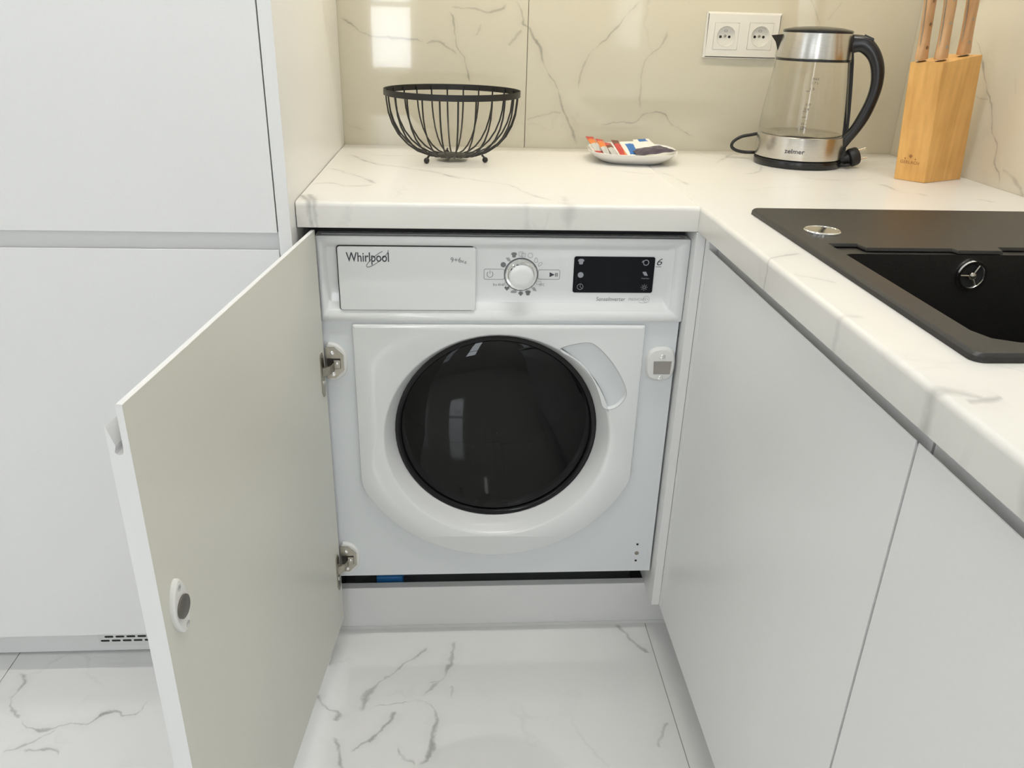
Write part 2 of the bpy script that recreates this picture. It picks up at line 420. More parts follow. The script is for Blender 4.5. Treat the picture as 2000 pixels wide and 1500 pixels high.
for i in range(5):
    if i in (1, 3):
        zb = .75 if i == 3 else .85
        mbw.box(xs[i], xs[i+1], ROOM_Y0-.12, ROOM_Y0, 0, zb).box(xs[i], xs[i+1], ROOM_Y0-.12, ROOM_Y0, 2.3, ROOM_Z)
    else: mbw.box(xs[i], xs[i+1], ROOM_Y0-.12, ROOM_Y0, 0, ROOM_Z)
wf = mbw.build('wall_front', M_wallp); tag(wf, kind='structure')
ce = MB().box(ROOM_X0-.1, XR+.12, ROOM_Y0-.1, D+.12, ROOM_Z, ROOM_Z+.1).build('ceiling', M_ceil); tag(ce, kind='structure')
for n, ((xa, xb), zb) in enumerate(zip(WIN, (.75, .85))):
    fr = MB(); y0, y1 = ROOM_Y0-.10, ROOM_Y0-.03
    fr.box(xa, xa+.05, y0, y1, zb, 2.3).box(xb-.05, xb, y0, y1, zb, 2.3).box(xa+.05, xb-.05, y0, y1, zb, zb+.05).box(xa+.05, xb-.05, y0, y1, 2.25, 2.3)
    fr.box(xa+.05, xb-.05, y0, y1, 1.19, 1.225)
    fo = fr.build('window_%d' % (n+1), M_plast); tag(fo, kind='structure')
    MB().box(xa+.05, xb-.05, y0+.02, y0+.03, zb+.05, 2.25).build('pane', M_day2 if n == 0 else M_day, fo)
fr = MB(); x0, x1 = XR+.04, XR+.11
fr.box(x0, x1, -3.4, -3.35, .95, 2.25).box(x0, x1, -2.35, -2.30, .95, 2.25).box(x0, x1, -3.35, -2.35, .95, 1.0).box(x0, x1, -3.35, -2.35, 2.2, 2.25)
fo = fr.build('window_3', M_plast); tag(fo, kind='structure')
MB().box(x1-.03, x1-.02, -3.35, -2.35, 1.0, 2.2).build('pane', M_day, fo)
fr = MB(); x0, x1 = ROOM_X0-.09, ROOM_X0-.03
fr.box(x0, x1, -2.3, -2.25, .85, 2.3).box(x0, x1, -1.05, -1.0, .85, 2.3).box(x0, x1, -2.25, -1.05, .85, .90).box(x0, x1, -2.25, -1.05, 2.25, 2.3).box(x0, x1, -1.67, -1.63, .90, 2.25)
fo = fr.build('window_4', M_plast); tag(fo, kind='structure')  # unseen window, added to throw more light on the right doors
MB().box(x0+.02, x0+.03, -2.25, -1.05, .90, 2.25).build('pane', M_day, fo)
# ceiling lamps (out of view; positions shaped to light floor, machine and right doors)
for i, (xa, xb, ya, yb) in enumerate(((-.15, 1.05, -.36, -.30), (-1.6, -1.54, -2.4, -.9), (.30, .36, -3.4, -2.4))):
    t = thing('ceiling_lamp', ['linear ceiling lamp running parallel to the worktop wall', 'linear ceiling lamp by the left wall', 'linear ceiling lamp in the middle of the room'][i], 'lamp', ((xa+xb)/2, (ya+yb)/2, ROOM_Z))
    MB().box(xa, xb, ya, yb, ROOM_Z-.04, ROOM_Z, bev=.003).build('housing', M_plast, t)
    MB().box(xa+.006, xb-.006, ya+.006, yb-.006, ROOM_Z-.045, ROOM_Z-.04).build('diffuser', M_ceilled[i], t)

# ================================================================== TALL CABINET (left)
YT = -.041
def jprof(t_out, zt, zi):
    """door edge profile (t from inner face, z) with the finger groove on top; zt outer top, zi inner lip top"""
    d = zt-.027
    return [(0, 0), (t_out, 0), (t_out, zt), (t_out-.0008, zt+.0006)] + [(t_out-.0088+.0020, zt-.018)] + \
        [(.0105+.0042*math.cos(a), d+.004+.0042*math.sin(a)) for a in [math.radians(x) for x in (-20, -55, -90, -125, -160)]] + \
        [(.0062, zt-.018), (.0060, zi-.0006), (.0054, zi), (.0006, zi), (0, zi-.0006)]
tc = thing('tall_cabinet', 'tall white cabinet with plain handleless doors and a plinth grille', 'cabinet', (-.32, -.02, 0))
MB().box(-.020, -.0012, YT, .598, 0, 2.25, bev=.0006, seg=1).build('side_panel', M_panel, tc)
MB().box(-.730, -.712, YT, .598, 0, 2.25).build('side_panel', M_panel, tc)
MB().box(-.712, -.020, .58, .598, .1, 2.25).build('back_panel', M_inner, tc)
MB().box(-.712, -.020, 0.0, .58, 2.232, 2.25).build('top_panel', M_panel, tc)
MB().box(-.712, -.020, 0.0, .58, .0885, .106).build('bottom_panel', M_panel, tc)
MB().box(-.7105, -.0218, YT, YT+.020, .8413, 2.248, bev=.0008).build('door', M_lacq, tc)
def jdoor(mp, u0, u1, zb, zt, zi, to=.022):
    mb = MB(); pr = jprof(to, zt-zb, zi-zb)
    mb.loft([[mp(u, t, zb+z) for t, z in pr] for u in (u0, u1)])
    return mb
jdoor(lambda u, t, z: (u, YT+.022-t, z), -.7105, -.0218, .0885, .8151, .845).build('door', M_lacq, tc)
pl = MB().box(-.712, -.020, .0114, .028, 0.004, .0885).build('plinth', M_lacq, tc)
vent = MB().box(-.446, -.10, .0100, .0114, .016, .0445, bev=.0004, seg=1).build('vent_grille', M_plast, pl)
for rowi, (zv, off) in enumerate(((.0385, .0085), (.0290, 0))):
    for k in range(16):
        x0 = -.4415+off+k*.0205
        MB().plate(rrect(x0, x0+.0165, zv-.0022, zv+.0022, .0021, 4), [], .0097, .0101).build('slot', M_dark, pl)

# ================================================================== WORKTOPS
def rounded_slab(poly_fn, r=.006):
    pass
wt = MB(); T0 = H-.0395
prof = [(T0, 0.0), (T0, .0)]
def edge(r=.007, n=6): return [(r-r*math.cos(a*PI/2/n), H-r+r*math.sin(a*PI/2/n)) for a in range(n+1)]
pr = [(.0010, T0), (0, T0+.001)]+edge()+[(D-.001, H), (D-.001, T0)]
wt.loft([[(x, y, z) for y, z in pr] for x in (0.0002, XW-.0003)])
o = wt.build('worktop', M_top, smooth=30, loc=(.31, .3, T0)); tag(o, 'marble-patterned worktop board over the washing machine', 'worktop', kind=None)
# right board with sink cut-out: frame pieces welded as one mesh
SX0, SX1, SY0, SY1 = .702, 1.165, -.612, -.045        # cut-out
YE = -1.27
pr = [(XW+.0010, T0), (XW, T0+.001)]+[(XW+a, z) for a, z in edge()]
wt = MB()
ys = [YE, SY0, SY1, D-.001]
wt.loft([[(x, y, z) for x, z in pr+[(SX0, H), (SX0, T0)]] for y in ys], cap=True)
wt.box(SX0, XR-.0012, YE, SY0, T0, H).box(SX0, XR-.0012, SY1, D-.001, T0, H).box(SX1, XR-.0012, SY0, SY1, T0, H)
o = wt.build('worktop', M_top, smooth=30, loc=(.93, -.33, T0)); tag(o, 'marble-patterned worktop board with the black sink set in', 'worktop')

# ================================================================== CORNER POST + MACHINE PLINTH
XD = .6392
cp = thing('corner_post', 'white vertical filler post between washing machine and right cabinets', 'filler panel', (.64, 0, .1))
MB().box(.6235, XD, -.004, .50, .100, T0-.0005, bev=.0006, seg=1).build('side_panel', M_panel, cp)
MB().box(XD, XD+.018, -.0215, -.004, .100, T0-.0005, bev=.0006, seg=1).build('return_strip', M_lacq, cp)
o = MB().box(.0015, .704, .0604, .0774, .0, .1025, bev=.0006, seg=1).build('plinth_board', M_lacq, loc=(.3, .06, 0)); tag(o, 'white plinth board under the washing machine', 'plinth')
o = MB().box(.0015, .690, .0586, .0604, .0, .0075).build('plinth_seal', MATS['white_plastic'], loc=(.3, .06, 0)); tag(o, 'thin plastic sealing strip along the foot of the plinth', 'seal')

# ================================================================== RIGHT BASE CABINETS
def base_cab(y0, y1, label):
    t = thing('base_cabinet', label, 'cabinet', (.93, (y0+y1)/2, .1))
    xb0, xb1 = XD+.0235, XR-.004
    MB().box(xb0, xb1, y0, y0+.016, .100, T0-.001).build('side_panel', M_inner, t)
    MB().box(xb0, xb1, y1-.016, y1, .100, T0-.001).build('side_panel', M_inner, t)
    MB().box(xb0, xb1, y0+.016, y1-.016, .100, .116).build('bottom_panel', M_inner, t)
    MB().box(xb1-.006, xb1, y0+.016, y1-.016, .116, T0-.001).build('back_panel', M_inner, t)
    jdoor(lambda u, t_, z: (XD+.022-t_, u, z), y0+.0015, y1-.0015, .100, .8185, T0-.0025).build('door', M_lacq, t)
    return t
base_cab(-.6535, -.0225, 'white handleless base cabinet under the black sink')
base_cab(-1.262, -.6545, 'white handleless base cabinet next to the sink cabinet')
o = MB().box(.690, .706, -1.262, .058, 0, .0995, bev=.0005, seg=1).build('plinth_board', M_lacq, loc=(.70, -.6, 0)); tag(o, 'white recessed plinth board under the sink cabinet doors', 'plinth')

# ================================================================== UPPER CABINETS (above the frame)
uc = thing('wall_cabinet', 'white wall cabinet with light strip above the worktop', 'cabinet', (.62, .42, 1.456))
MB().box(.0005, XR-.001, .275, D-.001, 1.456, 2.2).build('body', M_panel, uc)
for x0, x1 in ((.002, .616), (.619, XR-.003)):
    MB().box(x0, x1, .254, .274, 1.445, 2.2, bev=.001).build('door', M_lacq, uc)
MB().box(.03, XR-.03, .395, .420, 1.449, 1.456).build('light_profile', M_plast, uc)
MB().box(.032, XR-.032, .399, .416, 1.4465, 1.449).build('light_strip', M_led, uc)

# ================================================================== WASHING MACHINE
YM = .018; X0, X1 = .0215, .6195
wm = thing('washing_machine', 'white built-in washer-dryer with dark round porthole', 'washing machine', (.322, .3, 0))
DC = (.3155, .4590); DR = .203
body = MB()
body.plate([(X0, .163), (X1, .163), (X1, .6815), (X0, .6815)], [circ(DC[0], DC[1], .2035, 56)], YM+.005, YM+.008)
body.box(X0, X0+.003, YM+.008, .54, .163, .822).box(X1-.003, X1, YM+.008, .54, .163, .822)
body.box(X0+.003, X1-.003, .537, .54, .163, .822).box(X0+.003, X1-.003, YM+.03, .537, .819, .822).box(X0+.003, X1-.003, YM+.008, .537, .163, .166)
body.build('body', M_appb, wm)
base = MB().box(X0+.01, X1-.01, .130, .53, .05, .163).build('base', mat('base_grey', (.16, .17, .175), .6), wm)
for x in (X0+.05, X1-.05):
    for y in (.15, .49):
        MB().lathe([(.016, 0), (.018, .004), (.018, .012), (.008, .014), (.008, .052)], (x, y, 0), seg=16).build('foot', M_rubber, wm)
MB().box(X0+.001, X1-.003, YM+.030, YM+.045, .8238, .8396).build('gap_shade_plate', M_dark, wm)  # black plate standing in for the shade in the gap under the worktop
MB().box(X0+.01, X1-.012, YM+.008, YM+.012, .8238, .8256).build('top_rail', mat('grey_rail', (.30, .30, .31), .4, .6), wm)
# control panel: frame with recessed face
PX0, PX1, PZ0, PZ1 = .0225, .6225, .6815, .8228
IX0, IX1, IZ0, IZ1 = .0330, .5985, .7000, .8095
YI = YM+.006
cpn = MB()
outer = rrect(PX0, PX1, PZ0, PZ1, .003, 3); of = inset(outer, .002)
hole = rrect(IX0, IX1, IZ0, IZ1, .008, 5)
inr = rrect(IX0+.004, IX1-.009, IZ0+.013, IZ1-.005, .005, 5)
def ring(p, y): return [(a, y, b) for a, b in p]
cpn.loft([ring(outer, YM+.026), ring(outer, YM+.002), ring(of, YM)], cap=False)
tr = tessellate_polygon([[Vector((*p, 0)) for p in of], [Vector((*p, 0)) for p in hole]])
cpn.add(ring(of, YM)+ring(hole, YM), [tuple(t) for t in tr])
cpn.loft([ring(hole, YM), ring(hole, YM+.0008), ring(inr, YI-.0004), ring(inset(inr, .0006), YI)], cap=False)
cpn.add(ring(inset(inr, .0006), YI), [tuple(range(len(inr)))])
panel = cpn.build('control_panel', M_app, wm, smooth=35, recalc=False)
bm = bmesh.new(); bm.from_mesh(panel.data); bmesh.ops.remove_doubles(bm, verts=bm.verts, dist=1e-5); bmesh.ops.recalc_face_normals(bm, faces=bm.faces)
if min(bm.faces, key=lambda f: f.calc_center_median().y).normal.y > 0: bmesh.ops.reverse_faces(bm, faces=bm.faces)
bm.to_mesh(panel.data); bm.free()
# detergent drawer
dp0, dp1 = at((657.5, 480.5), 1, YM-.001), at((928, 608), 1, YM-.001)
dx0, dx1, dz0, dz1 = dp0.x, dp1.x+.001, .7010, dp0.z-.0005
MB().plate(rrect(dx0-.0014, dx1-.003, dz0-.0006, dz1+.0016, .005), [], YM+.0005, YM+.02).build('drawer_gap', M_dark, wm)
dr = MB(); dl = rrect(dx0, dx1, dz0, dz1, .004, 4)
dr.loft([ring(dl, YM+.012), ring(dl, YM), ring(inset(dl, .0012), YM-.0012)]); dr = dr.build('detergent_drawer', M_app, wm, smooth=30)
YD = YM-.0015
a, b = at((676, 510), 1, YD), at((760, 513), 1, YD)
text('lettering', 'Whirlpool', a.x, b.x, a.z-.0005, M_print, dr, YD, hgt=.0150, bold=.010)
sw = []
c0 = at((737, 505), 1, YD)
for k in range(40):
    t = math.radians(50+k*320/40); ex, ez = .0220*math.cos(t), .0052*math.sin(t); an = math.radians(38)
    sw.append((c0.x+ex*math.cos(an)-ez*math.sin(an), YD, c0.z+ex*math.sin(an)+ez*math.cos(an)))
MB().tube(sw, .00045, 5).build('logo_ring', M_print, dr)
a, b = at((880, 512.5), 1, YD), at((901, 513.5), 1, YD)
text('lettering', '9+6', a.x, b.x, a.z, M_grey, dr, YD, hgt=.0082)
a, b = at((902, 513.5), 1, YD), at((911, 513.5), 1, YD)
text('lettering', 'Kg', a.x, b.x, a.z, M_grey, dr, YD, hgt=.0042)
# knob
KC = at((1017.5, 536), 1, YI); YP = YI-.0002
kb = MB().lathe([(.0262, 0), (.0262, -.0025), (.0248, -.0045), (.0222, -.0048), (.0212, -.010), (.0200, -.0145)], (KC.x, YI, KC.z), 'y', 56).build('knob', M_chrome, wm, smooth=30)
MB().lathe([(.0196, -.0140), (.0196, -.0152), (.0185, -.0162), (.010, -.0166), (.0006, -.0167)], (KC.x, YI, KC.z), 'y', 48).build('knob_cap', M_app, kb, smooth=40)
MB().add([(KC.x+.002, YI-.0155, KC.z-.018), (KC.x+.006, YI-.0155, KC.z-.0175), (KC.x+.0045, YI-.0155, KC.z-.0222), (KC.x+.002, YI-.0145, KC.z-.018), (KC.x+.006, YI-.0145, KC.z-.0175), (KC.x+.0045, YI-.0145, KC.z-.0222)],
         [(0, 1, 2), (3, 5, 4), (0, 3, 4, 1), (1, 4, 5, 2), (2, 5, 3, 0)]).build('pointer', M_plast, kb)
MB().lathe([(.0280, 0), (.0280, -.0003), (.0264, -.0003), (.0264, 0)], (KC.x, YI, KC.z), 'y', 56).build('knob_outline', M_grey, wm)
def outline(name, pts, wd, mt, parent, y=None):
    y = YP if y is None else y
    MB().plate(pts, [inset(pts, wd)], y-.0002, y).build(name, mt, parent)
a, b = at((945, 525), 1, YI), at((985, 546), 1, YI)
outline('button_outline', rrect(a.x, b.x, b.z, a.z, .003), .0006, M_grey, wm)
pc = at((957, 535.5), 1, YI)
arc = [(pc.x+.0048*math.sin(math.radians(t)), YP, pc.z+.0052*math.cos(math.radians(t))) for t in range(35, 330, 15)]
MB().tube(arc, .0004, 5).tube([(pc.x, YP, pc.z+.001), (pc.x, YP, pc.z+.0065)], .0004, 5).build('power_symbol', M_grey, wm)
a, b = at((1051, 526.5), 1, YI), at((1093, 546), 1, YI)
outline('button_outline', rrect(a.x, b.x, b.z, a.z, .003), .0006, M_grey, wm)
pc = at((1078, 536.5), 1, YI)
MB().plate([(pc.x-.0040, pc.z-.0042), (pc.x+.0042, pc.z), (pc.x-.0040, pc.z+.0042)], [], YP-.0002, YP).build('play_symbol', M_print, wm)
for k in (0, 1): MB().box(pc.x+.0055+k*.0025, pc.x+.0066+k*.0025, YP-.0002, YP, pc.z-.0032, pc.z+.0032).build('pause_symbol', M_print, wm)
# programme symbols round the knob
sym = [(983, 517, 'disc'), (993, 507, 'leaf'), (1004, 498, 'shirt'), (1020, 497, 'pair'), (1036, 499, 'ring'), (1047, 508, 'drop'), (1055, 517, 'arc'), (990, 563, 'heart'), (1003, 570, 'cloud'), (1017, 573, 'drop2'), (1031, 572, 'shirt'), (1043, 565, 'leaf')]
SH = {'disc': circ(0, 0, .0044, 16), 'leaf': [(-.0045, .003), (.001, .0035), (.0045, -.003), (-.001, -.0025)], 'shirt': smooth_loop([(-.0030, -.0042), (.0030, -.0042), (.0030, .0005), (.0050, .0005), (.0035, .0042), (-.0035, .0042), (-.0050, .0005), (-.0030, .0005)], 1),
      'heart': [(0, -.0042), (.0042, .0005), (.003, .0036), (0, .002), (-.003, .0036), (-.0042, .0005)], 'cloud': smooth_loop([(-.0055, -.002), (.0055, -.002), (.005, .002), (.001, .0035), (-.004, .002)], 2), 'drop2': [(0, -.0046), (.0042, .0002), (.002, .0034), (-.002, .0034), (-.0042, .0002)]}
for x, y, k in sym:
    p = at((x, y), 1, YI)
    if k in SH: MB().plate([(p.x+a, p.z+b) for a, b in SH[k]], [], YP-.0002, YP).build('programme_symbol', M_lgrey if k in ('leaf', 'cloud') else M_grey, wm)
    else:
        lp = {'ring': circ(p.x, p.z, .0042, 16), 'pair': rrect(p.x-.0055, p.x+.0015, p.z-.003, p.z+.0045, .001, 2), 'drop': smooth_loop([(p.x-.0035, p.z-.004), (p.x+.0035, p.z-.004), (p.x+.003, p.z+.001), (p.x, p.z+.005), (p.x-.003, p.z+.001)], 1), 'arc': smooth_loop([(p.x-.004, p.z-.004), (p.x+.003, p.z), (p.x+.004, p.z+.004), (p.x-.002, p.z+.004)], 2)}[k]
        outline('programme_symbol', lp, .0006, M_lgrey, wm)
        if k == 'pair': outline('programme_symbol', rrect(p.x-.0015, p.x+.0055, p.z-.0045, p.z+.002, .001, 2), .0006, M_lgrey, wm)
a, b = at((963, 558), 1, YI), at((985, 558), 1, YI); text('lettering', 'Eco 40-60', a.x, b.x, a.z, M_grey, wm, YP-.0002, hgt=.0042)
outline('programme_symbol', circ(b.x+.004, b.z+.004, .0036, 14), .0005, M_lgrey, wm)
a, b = at((1053, 558), 1, YI), at((1063, 558), 1, YI); text('lettering', '20°C', a.x, b.x, a.z, M_grey, wm, YP-.0002, hgt=.0040)
outline('programme_symbol', rrect(a.x-.005, a.x+.003, a.z+.002, a.z+.008, .001, 2), .0005, M_lgrey, wm)
# display
a, b = at((1122, 500.5), 1, YI), at((1273, 572), 1, YI)
ds = MB(); dl = rrect(a.x, b.x, b.z, a.z, .0035); ds.loft([ring(dl, YI+.004), ring(dl, YI-.0008), ring(inset(dl, .0006), YI-.0014)]); ds = ds.build('display', M_scr, wm)
YS = YI-.0017
for px, kind in (((1135, 511), 'shirt'), ((1134, 537), 'disc'), ((1133, 560), 'clock'), ((1262, 513), 'spin'), ((1260, 535), 'leaf'), ((1258, 561), 'sun')):
    p = at(px, 1, YS)
    if kind == 'clock':
        outline('symbol', circ(p.x, p.z, .0052, 18), .0007, M_icon, ds, YS); MB().tube([(p.x, YS, p.z+.004), (p.x, YS, p.z), (p.x+.003, YS, p.z-.003)], .0004, 5).build('symbol', M_icon, ds)
    elif kind == 'spin':
        outline('symbol', circ(p.x, p.z, .0050, 18), .0012, M_icon, ds, YS); MB().plate([(p.x-.0075, p.z), (p.x-.003, p.z+.001), (p.x-.005, p.z+.004)], [], YS-.0002, YS).build('symbol', M_icon, ds)
    elif kind == 'sun':
        outline('symbol', circ(p.x, p.z, .0026, 14), .0007, M_icon, ds, YS); mb = MB()
        for q in range(8): c_, s_ = math.cos(q*PI/4), math.sin(q*PI/4); mb.tube([(p.x+.0036*c_, YS, p.z+.0036*s_), (p.x+.0056*c_, YS, p.z+.0056*s_)], .0004, 4)
        mb.build('symbol', M_icon, ds)
    else: MB().plate([(p.x+a_*1.1, p.z+b_*1.1) for a_, b_ in SH[kind]], [], YS-.0002, YS).build('symbol', M_icon, ds)
a, b = at((1253, 545), 1, YS), at((1268, 545), 1, YS); text('lettering', 'Fresh Care', a.x, b.x, a.z, M_icon, ds, YS, hgt=.0024)
# lettering on the right
a, b = at((1282.5, 518), 1, YI), at((1293, 518), 1, YI); text('lettering', '6', a.x, b.x, a.z, M_print, wm, YP-.0002, hgt=.0115, shear=.25)
MB().box(a.x-.001, b.x-.001, YP-.0002, YP, a.z-.0030, a.z-.0022).build('underline', M_print, wm)
a, b = at((1164, 587.5), 1, YI), at((1221, 587.5), 1, YI); text('lettering', 'SenseInverter', a.x, b.x, a.z, M_grey, wm, YP-.0002, hgt=.0068, shear=.15)
a, b = at((1227, 587), 1, YI), at((1266, 587), 1, YI); text('lettering', 'FRESHCARE+', a.x, b.x, a.z, M_lgrey, wm, YP-.0002, hgt=.0046, shear=.15)
c0 = at((1262, 584.5), 1, YI); outline('logo_ring', circ(c0.x, c0.z, .0056, 24), .0005, M_lgrey, wm)
MB().tube([(c0.x-.012, YP, c0.z-.005), (c0.x-.007, YP, c0.z-.0066), (c0.x-.002, YP, c0.z-.0066), (c0.x+.002, YP, c0.z-.0052)], .0003, 4).build('logo_ring', M_lgrey, wm)
# porthole door
GC = (.3155, .4810); AR = .270
pd = []
zl = GC[1]-math.sqrt(AR**2-(.0716-GC[0])**2); zr = GC[1]-math.sqrt(AR**2-(.5620-GC[0])**2)
a0 = math.atan2(zl-GC[1], .0716-GC[0]); a1 = math.atan2(zr-GC[1], .5620-GC[0])
for k in range(41):
    a = a0+(a1-a0)*k/40; pd.append((GC[0]+AR*math.cos(a), GC[1]+AR*math.sin(a)))
def fillet(poly, idx, r, n=5):
    p, a, b = Vector(poly[idx]), Vector(poly[idx-1]), Vector(poly[(idx+1) % len(poly)])
    q0, q1 = p+(a-p).normalized()*r, p+(b-p).normalized()*r
    return [tuple(q0*(1-t)**2+p*2*t*(1-t)+q1*t*t) for t in [k/n for k in range(n+1)]]
poly = pd+[(.5620, .6755), (.0716, .6755)]
n_ = len(poly); P2 = []
drop_ = {1, 2, 38, 39}
pts = [p for i, p in enumerate(poly) if i not in drop_]; n_ = len(pts)
for i in range(n_):
    if i in (0, n_-3): P2 += fillet(pts, i, .018)
    elif i >= n_-2: P2 += fillet(pts, i, .004, 3)
    else: P2.append(pts[i])
doorpoly = P2
YF = YM-.003
hpx = [(1092, 681), (1115, 674), (1150, 668), (1166, 676), (1190, 700), (1210, 730), (1224, 762), (1222, 778), (1205, 796), (1187, 801), (1176, 795), (1172, 775), (1163, 750), (1148, 726), (1122, 701), (1098, 689)]
hl = smooth_loop([(at(p, 1, YF).x, at(p, 1, YF).z) for p in hpx], 2)
wd = MB(); dfi = inset(doorpoly, .004); hole = circ(DC[0], DC[1], DR, 72)
wd.loft([ring(doorpoly, YM+.0045), ring(doorpoly, YF+.004), ring(inset(doorpoly, .0012), YF+.0012), ring(dfi, YF)], cap=False)
tr = tessellate_polygon([[Vector((*p, 0)) for p in l] for l in (dfi, hole, hl)])
wd.add(ring(dfi, YF)+ring(hole, YF)+ring(hl, YF), [tuple(t) for t in tr])
cp_ = [(.203, 0), (.2005, .0012), (.1985, .004), (.1830, .0400), (.1815, .0450)]
wd.loft([[(DC[0]+r*math.cos(2*PI*k/72), YF+h, DC[1]+r*math.sin(2*PI*k/72)) for k in range(72)] for r, h in cp_], cap=False)
i1, i2, i3, i4 = inset(hl, .0008), inset(hl, .0026), inset(hl, .0060), inset(hl, .0110)
wd.loft([ring(hl, YF), ring(i1, YF+.0012), ring(i2, YF+.0120), ring(i3, YF+.0200), ring(i4, YF+.0240)], cap=False)
ctr = (sum(p[0] for p in i4)/len(i4), sum(p[1] for p in i4)/len(i4)); tr = tessellate_polygon([[Vector((*p, 0)) for p in i4]])
wd.add(ring(i4, YF+.0240), [tuple(t) for t in tr])
bmo = wd.build('porthole_door', M_app, wm, smooth=32, recalc=False)
bm = bmesh.new(); bm.from_mesh(bmo.data); bmesh.ops.remove_doubles(bm, verts=bm.verts, dist=1e-5); bmesh.ops.recalc_face_normals(bm, faces=bm.faces)
if min(bm.faces, key=lambda f: f.calc_center_median().y).normal.y > 0: bmesh.ops.reverse_faces(bm, faces=bm.faces)
bm.to_mesh(bmo.data); bm.free(); bmo.data.set_sharp_from_angle(angle=math.radians(32))
hlo = inset(hl, -.0009)
MB().plate(hlo, [hl], YF-.0002, YF+.0003).build('handle_rim', mat('rim_grey', (.42, .43, .43), .3), bmo)
Yb = YF
MB().lathe([(.1830, .0455), (.1832, .0405), (.1822, .0392), (.1800, .0390), (.1745, .0405), (.1720, .0435), (.1710, .052)], (DC[0], Yb, DC[1]), 'y', 72, cap=False).build('bezel', mat('bezel_black', (.004, .004, .005), .14, spec=.3), bmo, smooth=40)
MB().lathe([(.1745, .0450), (.168, .0420), (.150, .0375), (.125, .0335), (.095, .0305), (.060, .0285), (.030, .0275), (.0006, .0272)], (DC[0], Yb, DC[1]), 'y', 72, cap=False).build('porthole_glass', M_smoke, bmo, smooth=60)
MB().lathe([(.168, .056), (.150, .075), (.120, .125), (.085, .150), (.040, .160), (.0006, .162)], (DC[0], Yb, DC[1]), 'y', 56, cap=False).build('glass_bowl', M_glass, bmo, smooth=60)
M_drum = mat('drum_steel', (.45, .45, .45), .3, 1)
MB().lathe([(.184, .062), (.195, .066), (.235, .075), (.238, .40), (.15, .42), (.0006, .42)], (DC[0], Yb, DC[1]+.005), 'y', 56, cap=False).build('drum', M_drum, wm, smooth=40)
for k in range(3):
    a = math.radians(-90+120*k); c_, s_ = math.cos(a), math.sin(a); mb = MB()
    mb.loft([[(DC[0]+r*c_-q*s_, Yb+y, DC[1]+.005+r*s_+q*c_) for r, q in ((.236, -.035), (.18, -.008), (.18, .008), (.236, .035))] for y in (.10, .38)])
    mb.build('drum_paddle', M_drum, wm)
MB().lathe([(.2035, .0), (.198, .050), (.183, .056)], (DC[0], YM+.007, DC[1]), 'y', 48, cap=False).build('door_gasket', mat('gasket_grey', (.10, .10, .10), .6), wm, smooth=40)
# magnet striker plate on the right, screw holes
p = at((1291, 712), 1, YM-.002)
ol = smooth_loop([(p.x+a, p.z+b) for a, b in ((-.013, .0305), (.013, .0305), (.0245, .018), (.0245, -.018), (.013, -.0305), (-.013, -.0305), (-.0265, -.018), (-.0265, .018))], 2)
mg = MB(); mg.loft([ring(ol, YM+.005), ring(ol, YM), ring(inset(ol, .003), YM-.004), ring(inset(ol, .0055), YM-.0045)]); mg = mg.build('striker_plate', M_plast, wm, smooth=40)
q = [at(c_, 1, YM-.005) for c_ in ((1276, 731), (1308, 731), (1312, 706), (1277, 706))]
MB().plate([(v.x, v.z) for v in q], [], YM-.0052, YM-.004).build('metal_insert', mat('striker_metal', (.42, .40, .37), .38, .9), mg)
for c_ in ((1295, 697), (1290, 738)):
    v = at(c_, 1, YM-.005); s_ = MB().lathe([(.0044, 0), (.0044, -.0012), (.003, -.0018), (.0006, -.0016)], (v.x, YM-.0042, v.z), 'y', 16).build('screw', M_chrome, mg, smooth=40)
    MB().box(v.x-.002, v.x+.002, YM-.0063, YM-.0059, v.z-.0005, v.z+.0005).box(v.x-.0005, v.x+.0005, YM-.0063, YM-.0059, v.z-.002, v.z+.002).build('slot', M_dark, s_) if False else None
for c_, r in (((1245, 1063), .0022), ((1243.5, 1080), .0042), ((1241.5, 1094.5), .0022)):
    v = at(c_, 1, YM+.005); MB().lathe([(r, 0), (r, -.0006), (.0003, -.0005)], (v.x, YM+.005, v.z), 'y', 16).build('screw_hole', M_nickel if r > .003 else M_dark, wm)

# ================================================================== OPEN CABINET DOOR with hinges
A2, B2 = Vector((.0245, .0085)), Vector((-.0385, -.6080))
U = (B2-A2).normalized(); NN = Vector((-U.y, U.x))      # NN towards +x (inner side)
DWID = (B2-A2).length
def dm(u, t, z): return (A2.x+U.x*u-NN.x*t, A2.y+U.y*u-NN.y*t, z)     # t>0 = outward
DZ0, DZT, DZI, DT = .0745, .8125, .8350, .0195
od = thing('cabinet_door', 'opened white furniture door standing out in front of the washing machine', 'door', (A2.x, A2.y, DZ0))
jd = MB(); prf = jprof(DT, DZT-DZ0, DZI-DZ0); n = len(prf)
jd.loft([[dm(u, t, DZ0+z) for t, z in prf] for u in (0, DWID)])
# inner face (quad between profile points n-1 and 0) gets the inner melamine
for fi in range(len(jd.f)):
    idx = [i % n for i in jd.f[fi]]
    if len(jd.f[fi]) == 4 and set(idx) == {0, n-1}: jd.mi[fi] = 1
leaf = jd.build('door_leaf', [M_lacq, M_inner], od)
def dring(poly, t): return [dm(a, t, b) for a, b in poly]
